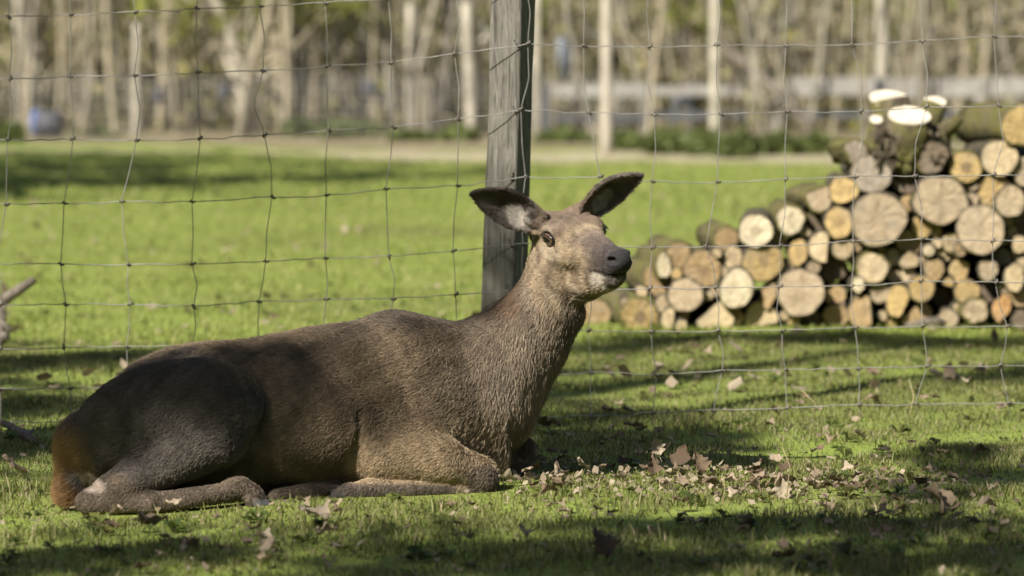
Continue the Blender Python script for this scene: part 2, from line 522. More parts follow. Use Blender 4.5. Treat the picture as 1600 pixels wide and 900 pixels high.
# flank fold in front of the thigh
capsule(B(408, 600, -.19), B(400, 690, -.235), 0.004, 0.006, 0.03, cut=True)
capsule(B(556, 650, -.235), B(548, 735, -.25), 0.004, 0.007, 0.03, cut=True)

# head frame: F forward along the face, Rt towards the near side, U up
HM = W(901, 368, 8.47)
HF = np.array((0.54, -0.80, -0.245)); HF /= np.linalg.norm(HF)
HR = np.array((-0.84, -0.525, -0.135)); HR -= HF * (HR @ HF); HR /= np.linalg.norm(HR)
HU = np.cross(HR, HF); HU /= np.linalg.norm(HU)
if HU[2] < 0: HU = -HU
def H(f, r, u): return HM + HF * f + HR * r + HU * u
HA = np.array([HF, HR, HU])
def hell(f, r, u, rad, k=0.02, cut=False, tilt=0.0):
    A = HA
    if tilt:
        c, s_ = math.cos(R(tilt)), math.sin(R(tilt))
        A = np.array([HF * c + HU * s_, HR, HU * c - HF * s_])
    ellipsoid(H(f, r, u), A, rad, k, cut)
def hcap(a, b, ra, rb, k=0.02, cut=False): capsule(H(*a), H(*b), ra, rb, k, cut=cut)
hell(-.070, 0, -.015, (.092, .066, .050), .03)                   # cranium
hell(-.020, 0, .003, (.078, .062, .033), .03)                   # forehead
for sg in (1, -1):
    hell(-.018, sg * (.056 if sg > 0 else .060), .013, (.036, .026, .021), .02)       # brow
    hell(.030, sg * .047, -.030, (.055, .026, .028), .03)       # cheek bone
    hell(-.050, sg * .040, -.090, (.066, .034, .080), .04)      # jaw muscle
hcap((-.01, 0, -.020), (.10, 0, -.015), .050, .036, .03)          # bridge
hcap((.09, 0, -.015), (.188, 0, -.012), .036, .029, .02)
hell(.05, 0, -.062, (.115, .045, .054), .03)                      # cheeks
hcap((-.05, 0, -.142), (.06, 0, -.108), .042, .034, .03)        # lower jaw
hcap((.06, 0, -.108), (.158, 0, -.066), .033, .024, .03)
hell(.174, 0, -.059, (.025, .026, .017), .015)                  # chin
hell(.180, 0, -.026, (.033, .034, .020), .016)                  # upper lip
hell(.201, 0, -.008, (.020, .029, .021), .012)                   # nose pad
for sg in (1, -1):
    hell(.187, sg * .024, -.001, (.022, .012, .015), .01)        # nostril wing
    hell(.201, sg * .0275, -.002, (.015, .0095, .0085), .006, True)
    hcap((.120, sg * .044, -.054), (.196, sg * .034, -.043), .0055, .0045, .008, True)   # mouth
    if sg > 0: hell(-.014, sg * .081, -.001, (.029, .016, .0175), .010, True)                     # eye socket
hell(.211, 0, -.043, (.02, .03, .004), .008, True)
# ears: cupped leaves
def ear(base, tip, width, nrm, cup, th):
    base = np.asarray(base); tip = np.asarray(tip); a = tip - base; L = np.linalg.norm(a); a = a / L
    n = np.asarray(nrm, float); n = n - a * (n @ a); n /= np.linalg.norm(n)
    w = np.cross(n, a)
    s = sub(np.minimum(base, tip) - 0.09, np.maximum(base, tip) + 0.09, 0.0)
    X, Y, Z = grid(s)
    X = X - base[0]; Y = Y - base[1]; Z = Z - base[2]
    t = (X * a[0] + Y * a[1] + Z * a[2]) / L
    p = X * w[0] + Y * w[1] + Z * w[2]
    h = X * n[0] + Y * n[1] + Z * n[2]
    tc = np.clip(t, -0.05, 1.0)
    prof = np.interp(tc, [-.05, 0.0, .15, .35, .55, .75, .9, .97, 1.0], [.45, .55, .80, 1.0, .96, .70, .38, .2, .06]) * width
    e = p / prof
    bend = cup * prof * (e * e) * (1.25 - tc * 0.6) - 0.03 * np.sin(np.clip(t, 0, 1) * math.pi)
    dd = np.maximum(np.abs(h - bend) - th * (1 - 0.35 * tc), (np.abs(e) - 1) * prof * 0.7)
    dd = np.maximum(dd, np.maximum(-t - 0.03, t - 1.0) * L)
    blend(s, dd.astype(np.float32), 0.012)
    return base, a, w, n, L, width
E1 = ear(H(-.070, .064, .030), W(735, 302, 8.45), .048, (-0.15, -0.95, -0.2), 0.62, .0062)
E2 = ear(H(-.070, -.064, .034), W(1004, 273, 8.52), .044, (0.55, -0.80, -0.30), 0.62, .0062)
hcap((-.075, .050, .020), (-.075, .085, .036), .030, .022, .02)
hcap((-.075, -.050, .020), (-.075, -.085, .040), .030, .022, .02)
hell(-.055, .105, .048, (.012, .03, .018), .008, True)

def surface_nets():
    S = F < 0
    c = np.zeros(tuple(n - 1 for n in F.shape), np.uint8)
    for i in (0, 1):
        for j in (0, 1):
            for k in (0, 1):
                c += S[i:i + c.shape[0], j:j + c.shape[1], k:k + c.shape[2]]
    act = np.argwhere((c > 0) & (c < 8))
    idx = np.full(c.shape, -1, np.int32)
    idx[act[:, 0], act[:, 1], act[:, 2]] = np.arange(len(act))
    acc = np.zeros((len(act), 3)); cnt = np.zeros(len(act))
    g = (gx, gy, gz)
    for ax in range(3):
        o = [a for a in range(3) if a != ax]
        for i in (0, 1):
            for j in (0, 1):
                p = act.copy(); p[:, o[0]] += i; p[:, o[1]] += j
                q = p.copy(); q[:, ax] += 1
                a = F[p[:, 0], p[:, 1], p[:, 2]]; b = F[q[:, 0], q[:, 1], q[:, 2]]
                m = (a < 0) != (b < 0)
                t = np.where(m, a / np.where(m, a - b, 1), 0)
                P = np.stack([g[n][p[:, n]] for n in range(3)], 1); Q = np.stack([g[n][q[:, n]] for n in range(3)], 1)
                acc += np.where(m[:, None], P + (Q - P) * t[:, None], 0); cnt += m
    V = acc / cnt[:, None]
    quads = []
    for ax in range(3):
        o = [(ax + 1) % 3, (ax + 2) % 3]
        sl0 = [slice(None)] * 3; sl1 = [slice(None)] * 3
        sl0[ax] = slice(0, -1); sl1[ax] = slice(1, None)
        ch = S[tuple(sl0)] != S[tuple(sl1)]
        e = np.argwhere(ch)
        e = e[(e[:, o[0]] > 0) & (e[:, o[1]] > 0) & (e[:, o[0]] < F.shape[o[0]] - 1) & (e[:, o[1]] < F.shape[o[1]] - 1)]
        inside = S[e[:, 0], e[:, 1], e[:, 2]]
        qd = []
        for i, j in ((1, 1), (0, 1), (0, 0), (1, 0)):
            p = e.copy(); p[:, o[0]] -= i; p[:, o[1]] -= j
            qd.append(idx[p[:, 0], p[:, 1], p[:, 2]])
        qd = np.stack(qd, 1)
        qd[~inside] = qd[~inside][:, ::-1]
        quads.append(qd)
    Q = np.concatenate(quads)
    return V, Q[(Q >= 0).all(1)]
DV, DQ = surface_nets()

def vnormals(V, Q):
    n = np.cross(V[Q[:, 2]] - V[Q[:, 0]], V[Q[:, 3]] - V[Q[:, 1]])
    N = np.zeros_like(V)
    for k in range(4): np.add.at(N, Q[:, k], n)
    return N / (np.linalg.norm(N, axis=1)[:, None] + 1e-12)
# a little relaxing of the surface
for _ in range(2):
    A_ = np.zeros_like(DV); C_ = np.zeros(len(DV))
    for a, b in ((0, 1), (1, 2), (2, 3), (3, 0)):
        np.add.at(A_, DQ[:, a], DV[DQ[:, b]]); np.add.at(A_, DQ[:, b], DV[DQ[:, a]])
        np.add.at(C_, DQ[:, a], 1); np.add.at(C_, DQ[:, b], 1)
    DV = DV * 0.6 + 0.4 * A_ / C_[:, None]
DN = vnormals(DV, DQ)

def sm(a, b, x): 
    t = np.clip((x - a) / (b - a), 0, 1); return t * t * (3 - 2 * t)
def wob(P, f, s=0.0):
    return (np.sin(P[:, 0] * f + 1.3 + s) * np.sin(P[:, 1] * f * 1.17 + 2.1 * s) + np.sin(P[:, 2] * f * .93 + 0.7 + s) * np.sin((P[:, 0] - P[:, 1]) * f * 1.31 + s)
            + 0.6 * np.sin((P[:, 0] + P[:, 2]) * f * 2.1 + s) * np.sin((P[:, 1] - P[:, 2]) * f * 1.9)) / 2.0

def body_px(P):
    """Body chart: across/along coordinates of the animal (as laid out above)."""
    d = P[:, 1]
    z = (CAM_H - P[:, 2]); y = d
    u = P[:, 0] ; 
    # same chart as B(): spans the animal from tail (100) to chest (800)
    depth = CP * y + SP * z
    vv = SP * y - CP * z
    return 800 + FPX * u / depth, 450 - FPX * vv / depth

def coat(P, N):
    px, py = body_px(P)
    n = len(P)
    w1 = wob(P, 16); w2 = wob(P, 47, 1.0); w3 = wob(P, 120, 2.0)
    c = np.tile(np.array((0.174, 0.132, 0.089)), (n, 1))
    def mix(mask, col):
        nonlocal c
        m = np.clip(mask, 0, 1)[:, None]; c = c * (1 - m) + m * np.array(col)
    mix(sm(0.15, 0.75, w1) * .45, (0.130, 0.098, 0.066))
    mix(sm(0.02, -0.55, w1) * .35, (0.225, 0.172, 0.112))
    # darker dorsal stripe and shoulder patch
    mix(sm(0.55, 0.95, N[:, 2]) * sm(430, 640, px) * sm(800, 700, px) * .8, (0.085, 0.072, 0.062))
    # shoulder / neck: grey fawn
    nk = sm(640, 800, px + (620 - py) * .15)
    mix(nk * .9, (0.215, 0.172, 0.127))
    mix(nk * sm(0.1, 0.7, w2) * .35, (0.16, 0.12, 0.085))
    nape = sm(828, 806, px) * sm(505, 480, py) * sm(760, 780, px)
    mix(nape * .5, (0.19, 0.105, 0.058))
    # hind quarter: dark, greyish
    e = ((px - 255) / 160) ** 2 + ((py - 655) / 112) ** 2
    q_ = sm(1.25, 0.75, e + 0.22 * w2 + .12 * w1) * sm(-.02, .04, -(P[:, 1] - spine_d(px) + 0.02)) 
    mix(q_ * .80, (0.092, 0.083, 0.078))
    mix(sm(.55, 0.0, ((px - 250) / 120) ** 2 + ((py - 665) / 60) ** 2) * sm(-.3, .8, w2) * .6, (0.185, 0.168, 0.152))
    mix(sm(0.4, 0.85, N[:, 2]) * sm(330, 200, px) * .5, (0.05, 0.043, 0.038))
    # belly and lower legs
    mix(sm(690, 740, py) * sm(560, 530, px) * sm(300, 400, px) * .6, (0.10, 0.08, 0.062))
    leg = sm(740, 765, py) * sm(470, 440, px)
    mix(leg * .85, (0.105, 0.083, 0.064))
    # foreleg: pale buff
    fl = sm(640, 715, py + 0.15 * (px - 600)) * sm(535, 560, px) * sm(800, 775, px)
    mix(fl * .75, (0.36, 0.275, 0.175))
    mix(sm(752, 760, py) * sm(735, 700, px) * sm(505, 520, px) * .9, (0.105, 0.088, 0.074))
    mix(sm(800, 815, px) * sm(660, 690, py) * .7, (0.12, 0.09, 0.065))
    # tail: rusty, with the pale patch inside it
    tl = sm(150, 110, px + 0.22 * (690 - py) + 9 * w2) * sm(640, 690, py) * (P[:, 1] > spine_d(px) - .19)
    mix(tl, (0.30, 0.185, 0.088))
    mix(tl * sm(.1, .8, w2) * .5, (0.20, 0.105, 0.045))
    mix(sm(1.2, .7, ((px - 140) / 26) ** 2 + ((py - 752 - (px - 140) * .4) / 16) ** 2) * sm(780, 765, py), (0.46, 0.38, 0.32))
    # hooves
    mix(sm(398, 404, px + (py - 780) * .5) * sm(450, 430, px) * sm(776, 784, py), (0.10, 0.10, 0.105))
    mix(sm(540, 532, px) * sm(508, 514, px) * sm(768, 772, py), (0.045, 0.042, 0.04))
    # head
    D = P - HM
    f, r, u = D @ HF, D @ HR, D @ HU
    ar = np.abs(r)
    head = sm(-.155, -.115, f) * sm(-.185, -.16, u) * sm(.115, .095, ar)
    mix(head, (0.30, 0.235, 0.158))
    mix(head * sm(-.2, .7, w2) * .4, (0.22, 0.165, 0.108))
    mix(head * sm(.15, .6, wob(P, 75, 4.0)) * .6, (0.15, 0.112, 0.078))
    mix(head * sm(.1, .6, wob(P, 130, 9.0)) * sm(-.02, -.05, u) * .5, (0.12, 0.09, 0.065))
    mix(head * sm(-.15, -.6, wob(P, 75, 4.0)) * sm(-.02, -.05, u) * .5, (0.40, 0.33, 0.24))
    mix(head * sm(.004, .024, u - .10 * (f.clip(-.2, .05)) + .006 * w2) * sm(.05, .0, f) * .9, (0.115, 0.085, 0.065))
    mix(head * sm(.035, .075, f) * sm(-.012, .014, u) * .8, (0.135, 0.105, 0.088))
    mix(head * sm(-.06, -.10, f) * sm(.02, .05, u) * .6, (0.22, 0.14, 0.08))
    mix(head * sm(.030, .018, np.hypot(f + .018, (u - .016) * 1.5)) * sm(.045, .06, r) * .6, (0.36, 0.29, 0.22))
    mix(head * sm(.034, .020, np.hypot((f + .000) * .6, (u + .034) * 1.3)) * sm(.03, .05, ar) * .65, (0.42, 0.35, 0.265))
    ey = np.hypot(f + .014, (u + .001) * 1.25)
    mix(sm(.030, .0245, ey) * sm(.045, .055, ar), (0.022, 0.018, 0.016))
    mix(sm(.0045, .0025, np.abs(u + .006 + (f - .002) * .75)) * sm(-.004, .002, f) * sm(.034, .024, f) * sm(.03, .04, ar) * .8, (0.05, 0.038, 0.03))
    mz = sm(.090, .138, f + 0.35 * (u + .02) + .010 * w2) * sm(-.060, -.046, u - .12 * (f - .13) + .006 * w2)
    mix(mz, (0.100, 0.080, 0.068))
    mix(mz * sm(.128, .180, f + .010 * w2), (0.052, 0.044, 0.042))
    mix(sm(.009, .004, np.abs(u + .0525 - .13 * (f - .122))) * sm(.118, .128, f) * .9, (0.02, 0.017, 0.016))
    mix(sm(.176, .196, f) * sm(-.036, -.022, u), (0.026, 0.024, 0.025))
    mix(sm(.125, .14, f) * sm(-.047, -.055, u) * sm(-.10, -.086, u), (0.36, 0.32, 0.265))
    mix(sm(.172, .184, f) * sm(-.042, -.05, u) * .8, (0.07, 0.06, 0.055))
    mix(head * sm(-.075, -.115, u) * sm(.0, -.6, w2) * .6, (0.40, 0.335, 0.25))
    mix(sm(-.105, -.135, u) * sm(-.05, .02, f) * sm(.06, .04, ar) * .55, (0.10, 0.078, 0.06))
    # ears
    for (b, a, w, nn, L, wd), sg in ((E1, 1), (E2, -1)):
        Dq = P - b
        t = Dq @ a / L; p = Dq @ w / wd; h = Dq @ nn
        em = sm(.04, .12, t) * sm(1.1, 1.0, t) * (np.abs(p) < 1.15) * (np.abs(h) < .06)
        em = em * (sm(.074, .084, ar))
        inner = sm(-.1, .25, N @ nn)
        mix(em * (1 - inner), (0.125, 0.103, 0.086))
        mix(em * inner, (0.078, 0.064, 0.055) if sg > 0 else (0.125, 0.104, 0.088))  # far ear's inside coloured lighter to offset the shade it lies in
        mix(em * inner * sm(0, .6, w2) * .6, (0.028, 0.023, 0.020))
        up = p if sg > 0 else -p
        mix(em * inner * sm(.24, .12, np.hypot(t - .27, (p - (.30 if sg > 0 else -.2)) * .38) + .07 * w3) * .85, (0.34, 0.31, 0.27))
        mix(em * inner * sm(.22, .08, np.hypot(t - .72, (p - .2) * .5) + .06 * w3) * .5, (0.2, 0.17, 0.15))
        mix(em * sm(.84, .97, np.abs(p)) * .7, (0.07, 0.058, 0.048))
    c = c * (1 + 0.16 * w3[:, None] + 0.10 * w2[:, None])
    return np.clip(c, 0.01, 0.8)

DC = coat(DV, DN)
deer = root('deer', (float(B(450, 745)[0]), float(spine_d(450)), 0.0))
tag(deer, 'brown hind lying on the grass in front of the wire fence, head raised', 'deer')
M['skin'] = attr_mat('deer_coat_under', 0.85, 0, 260, 0.35)
M['skin'].node_tree.nodes['Principled BSDF'].inputs['Specular IOR Level'].default_value = 0.15
bme = fast_mesh('body', DV, DQ, DC, smooth=True)
link('body', bme, M['skin'], deer)
# eyes
def eyeball(sg):
    mb = MB()
    c = H(-.015, sg * (.0665 if sg > 0 else .0755), -.002)
    nth, nph = 36, 26
    v = []; f = []; cl = []
    for i in range(nph + 1):
        ph = math.pi * i / nph
        for j in range(nth):
            th = 2 * math.pi * j / nth
            a_, b_, o_ = math.sin(ph) * math.cos(th), math.sin(ph) * math.sin(th), abs(math.cos(ph))
            pup = (a_ / .62) ** 2 + ((b_ - .05) / .36) ** 2 < 1
            cl.append((.004, .0035, .004) if pup else ((.13, .085, .052) if math.hypot(a_, b_) < .80 else (.012, .009, .008)))
            v.append(c + 0.0218 * (math.sin(ph) * math.cos(th) * HF * 1.22 + math.sin(ph) * math.sin(th) * HU * .86 + math.cos(ph) * HR * .95))
    for i in range(nph):
        for j in range(nth):
            f.append((i * nth + j, i * nth + (j + 1) % nth, (i + 1) * nth + (j + 1) % nth, (i + 1) * nth + j))
    mb.add(v, f, np.array(cl))
    return mb.build('eye', M['eye'], deer)
EYES = {1: eyeball(1), -1: eyeball(-1)}
def lashes(sg):
    mb = MB()
    for k in range(16):
        t = -.020 + .040 * k / 15
        p = H(-.014 + t, sg * (.083 - 9 * t * t), .011 - 12 * t * t)
        q = p + HR * sg * .012 + HU * .001 + HF * (t * .25 + .003)
        mb.tube([p, (p + q) / 2 + HU * .0015, q - HU * .003], [.0009, .0007, .0003], 4, c=(.02, .016, .014))
    o = mb.build('eyelashes', M['twig']); o.parent = EYES[sg]; o.matrix_parent_inverse = (Matrix.Translation(deer.location) @ EYES[sg].matrix_parent_inverse).inverted()
lashes(1); lashes(-1)

# fur: combed strands grown from the surface
def grow_fur(n):
    T = np.concatenate([DQ[:, [0, 1, 2]], DQ[:, [0, 2, 3]]])
    a = np.linalg.norm(np.cross(DV[T[:, 1]] - DV[T[:, 0]], DV[T[:, 2]] - DV[T[:, 0]]), axis=1)
    cen = DV[T].mean(1); nrm = DN[T[:, 0]]
    hd = np.linalg.norm(cen - HM, axis=1)
    wgt = a * np.where(hd < .2, 2.6, 1.0) * (nrm[:, 1] < 0.55) * (cen[:, 2] > 0.004)
    pick = RNG.choice(len(T), n, p=wgt / wgt.sum())
    u = RNG.random((n, 2)); fl = u.sum(1) > 1; u[fl] = 1 - u[fl]
    tri = T[pick]
    bary = np.stack([1 - u.sum(1), u[:, 0], u[:, 1]], 1)
    P = (DV[tri] * bary[..., None]).sum(1); N = (DN[tri] * bary[..., None]).sum(1)
    N /= np.linalg.norm(N, axis=1)[:, None]
    C = (DC[tri] * bary[..., None]).sum(1)
    px, py = body_px(P)
    D = P - HM; f, r, uu = D @ HF, D @ HR, D @ HU
    head = sm(-.15, -.11, f) * sm(-.165, -.13, uu) * sm(.12, .10, np.abs(r))
    isear = ((np.abs(r) > .095) & (np.linalg.norm(D, axis=1) < .32) & (uu > -.02))
    bare = (f > .178) & (uu > -.034) & (np.abs(r) < .06) & (uu < .05)
    eye = (np.hypot(f + .014, uu * 1.15) < .027) & (np.abs(r) > .045) & (np.abs(r) < .095)
    hoof = ((px > 396) & (px < 450) & (py > 776)) | ((px < 538) & (px > 508) & (py > 768))
    neck = sm(690, 800, px) * (1 - head)
    flow = np.tile(np.array((-0.85, -0.12, -0.45)), (n, 1))
    flow += neck[:, None] * np.array((0.45, 0, -0.75))
    flow = flow * (1 - head[:, None]) + head[:, None] * (-HF * 1.0 - HU * .25 + HR * 0.15 * np.sign(r)[:, None])
    low = sm(700, 740, py) * (1 - head)
    flow = flow * (1 - low[:, None]) + low[:, None] * np.array((-0.6, 0, -0.5))
    for E_ in (E1, E2):
        pass
    flow[isear] = np.sign(r[isear])[:, None] * HR * .7 + HU * .35
    # gentle whorls
    wv = np.stack([wob(P, 19, 3), wob(P, 19, 5), wob(P, 19, 8)], 1); wv2 = np.stack([wob(P, 95, 3), wob(P, 95, 5), wob(P, 95, 8)], 1)
    flow = flow + 0.28 * wv + 0.10 * wv2 + RNG.normal(0, .20, (n, 3))
    flow -= N * (flow * N).sum(1)[:, None]
    flow /= np.linalg.norm(flow, axis=1)[:, None] + 1e-9
    ln = 0.0175 + 0.010 * neck
    ln = ln * (1 - (.50 - .25 * sm(-.03, -.09, uu)) * head) * (1 - .5 * low)
    ln = np.where((px < 140) & (py > 640) & (P[:, 1] > spine_d(px) - .19), 0.032, ln)
    ln = np.where(isear, .010, ln)
    chest = sm(760, 850, px) * sm(520, 600, py) * (1 - head)
    ln = ln + 0.012 * chest
    ln *= RNG.uniform(.6, 1.25, n)
    keep = ~(bare | eye | hoof)
    P, N, C, flow, ln, head = P[keep], N[keep], C[keep], flow[keep], ln[keep], head[keep]
    n = len(P)
    lift = (0.26 - 0.06 * head)[:, None] * RNG.uniform(.6, 1.4, (n, 1)) * np.where(RNG.random((n, 1)) < .05, 2.6, 1.0)
    pts = np.empty((n, 3, 3), np.float32)
    pts[:, 0] = P - N * .001
    d1 = flow * .8 + N * (lift + .25); d1 /= np.linalg.norm(d1, axis=1)[:, None]
    d2 = flow + N * lift * .35; d2 /= np.linalg.norm(d2, axis=1)[:, None]
    pts[:, 1] = pts[:, 0] + d1 * (ln * .5)[:, None]
    pts[:, 2] = pts[:, 1] + d2 * (ln * .5)[:, None]
    cv = bpy.data.hair_curves.new('fur')
    cv.add_curves([3] * n)
    cv.points.foreach_set('position', pts.ravel())
    rad = cv.attributes.get('radius') or cv.attributes.new('radius', 'FLOAT', 'POINT')
    base = np.where(head > .5, .00042, .00048)
    rr = np.stack([base, base * .85, base * .18], 1)
    rad.data.foreach_set('value', rr.astype(np.float32).ravel())
    col = cv.attributes.new('col', 'FLOAT_COLOR', 'CURVE')
    j = (RNG.normal(1.0, .22, n) * (1 + .14 * wob(P, 140, 4) + .22 * wob(P, 48, 6))).clip(.35, 1.9)[:, None]
    cc = np.clip(C * 1.12 * j, .008, .9)
    col.data.foreach_set('color', np.concatenate([cc, np.ones((n, 1))], 1).astype(np.float32).ravel())
    o = bpy.data.objects.new('fur', cv)
    cv.materials.append(M['fur'])
    COL.objects.link(o)
    o.parent = deer; o.matrix_parent_inverse = Matrix.Translation(-deer.location)
    return o
M['fur'] = attr_mat('deer_fur', 0.6, 0.0, spec=0.18)
grow_fur(380000)
# where the animal lies, for the grass to keep clear of
kz = np.searchsorted(gz, 0.026)
FOOT = (F[:, :, :kz].min(2) < 0.004)
def under_deer(x, y):
    i = np.clip(np.searchsorted(gx, x), 0, len(gx) - 1); j = np.clip(np.searchsorted(gy, y), 0, len(gy) - 1)
    return FOOT[i, j] & (x > gx[0]) & (x < gx[-1]) & (y > gy[0]) & (y < gy[-1])
BES = FOOT.copy()
for _ in range(16):
    b_ = BES.copy()
    b_[1:] |= BES[:-1]; b_[:-1] |= BES[1:]; b_[:, 1:] |= BES[:, :-1]; b_[:, :-1] |= BES[:, 1:]
    BES = b_
def beside_deer(x, y):
    i = np.clip(np.searchsorted(gx, x), 0, len(gx) - 1); j = np.clip(np.searchsorted(gy, y), 0, len(gy) - 1)
    return BES[i, j] & (x > gx[0]) & (x < gx[-1]) & (y > gy[0]) & (y < gy[-1])
del F

# ------------------------------------------------------------------ wire fence and its post
FD = 9.9
LX = {1: [14, 110, 211, 308, 407, 508, 607, 712], 2: [15, 110, 210, 310, 411, 511, 611, 710], 3: [12, 114, 213, 313, 413, 513, 615, 716],
      4: [10, 100, 190, 300, 425, 510, 603, 715], 5: [-5, 95, 200, 300, 415, 508, 607, 708], 6: [3, 103, 203, 303, 405, 510, 615, 712],
      7: [0, 100, 198, 300, 404, 508, 608, 710], 8: [0, 110, 200, 300, 404, 508, 608, 710], 9: [0, 112, 204, 300, 404, 508, 608, 710]}
LY = {1: [26, 23, 18, 13, 10, 4, -2, -16], 2: [123, 119, 118, 114, 110, 103, 97, 84], 3: [218, 218, 219, 217, 211, 203, 198, 185],
      4: [318, 318, 315, 315, 308, 305, 295, 290], 5: [412, 412, 413, 412, 408, 403, 400, 392], 6: [476, 475, 475, 478, 470, 468, 466, 460],
      7: [545, 543, 541, 540, 537, 533, 530, 527], 8: [607, 606, 605, 603, 600, 597, 594, 592], 9: [660, 658, 657, 656, 655, 654, 653, 652]}
PXY = {1: (820, -36), 2: (825, 68), 3: (814, 172), 4: (821, 276), 5: (817, 380), 6: (818, 452), 7: (815, 520), 8: (815, 587), 9: (815, 652)}
RX = {1: [910, 1014, 1120, 1228, 1331, 1441, 1553], 2: [912, 1016, 1120, 1228, 1331, 1441, 1553], 3: [920, 1022, 1126, 1230, 1346, 1448, 1560],
      4: [938, 1019, 1121, 1227, 1336, 1429, 1552], 5: [930, 1019, 1103, 1218, 1333, 1440, 1551], 6: [925, 1015, 1118, 1218, 1330, 1440, 1555],
      7: [918, 1017, 1122, 1222, 1336, 1441, 1574], 8: [923, 1026, 1129, 1227, 1341, 1449, 1563], 9: [923, 1020, 1115, 1230, 1342, 1430, 1576]}
RY = {1: [-32, -31, -33, -33, -35, -42, -48], 2: [72, 73, 71, 71, 70, 63, 57], 3: [176, 178, 178, 174, 174, 167, 165],
      4: [277, 283, 285, 280, 275, 275, 273], 5: [383, 386, 385, 384, 376, 373, 377], 6: [452, 450, 449, 447, 446, 439, 441],
      7: [516, 518, 517, 516, 511, 510, 510], 8: [581, 585, 578, 578, 575, 572, 571], 9: [650, 645, 640, 637, 632, 631, 630]}
fence = root('wire_fence', (0, FD, 0))
tag(fence, 'rusty galvanised wire mesh fence stretched behind the lying hind', 'fence')
nodes = {}
for r in range(1, 10):
    xs_l = LX[r]; ys_l = LY[r]
    row = [(xs_l[0] - 100 * k, ys_l[0] + 1.5 * k) for k in (5, 4, 3, 2, 1)] + list(zip(xs_l, ys_l)) + [PXY[r]] + list(zip(RX[r], RY[r]))
    row += [(RX[r][-1] + 106 * k, RY[r][-1] - 1.5 * k) for k in (1, 2, 3, 4, 5)]
    nodes[r] = [W(x, y, FD + 0.004 * math.sin(x * .02 + r)) for x, y in row]
# two more rows above the picture, and the row along the ground
for r, dz in ((0, .2), (-1, .4)):
    nodes[r] = [n + np.array((RNG.normal(0, .006), 0, dz)) for n in nodes[1]]
WR = 0.0015
knot_mb = MB()
knot_mb.tube([(-.006, -.004, -.004), (-.002, -.0055, .003), (.003, -.0055, -.003), (.008, -.003, .0015), (.012, -.001, .002)], [.003, .0038, .0042, .0036, .0015], 6)
knot_me = knot_mb.mesh('knot')
knot_me.materials.append(M['knot'])
for r in sorted(nodes):
    pts = []
    P_ = nodes[r]
    for i in range(len(P_) - 1):
        a, b = P_[i], P_[i + 1]
        for t in (0, .18, .36, .5, .66, .84):
            p = a + (b - a) * t
            am = 0.0016 if t else 0.0
            p = p + np.array((0, RNG.normal(0, .001), RNG.normal(0, am) - 0.0016 * math.sin(t * math.pi)))
            pts.append(p)
    pts.append(P_[-1])
    mb = MB(); mb.tube(pts, WR, 5)
    o = mb.build('line_wire', M['wire'], fence)
    for i, p in enumerate(P_):
        k = bpy.data.objects.new('knot', knot_me)
        COL.objects.link(k)
        k.parent = o; k.matrix_parent_inverse = (Matrix.Translation(fence.location) @ o.matrix_parent_inverse).inverted()
        k.location = p; k.rotation_euler = (RNG.normal(0, .3), RNG.normal(0, .5), RNG.normal(0, .3))
ncol = len(nodes[1])
order = sorted(nodes)
for c in range(ncol):
    pts = []
    for a_, b_ in zip(order[:-1], order[1:]):
        a, b = nodes[a_][c], nodes[b_][c]
        k = RNG.normal(0, .0085)
        L_ = np.linalg.norm(a - b)
        s_ = min(1.0, L_ / .19)
        for t, w_ in ((0, 0), (.25, .45), (.5, 1.0), (.62, .85), (.85, .25)):
            p = a + (b - a) * t + np.array((k * w_ * s_, RNG.normal(0, .0012), 0))
            pts.append(p)
    pts.append(nodes[order[-1]][c])
    pts.append(pts[-1] + np.array((RNG.normal(0, .004), 0, -.035)))
    mb = MB(); mb.tube(pts, WR * .95, 5)
    mb.build('stay_wire', M['wire'], fence)

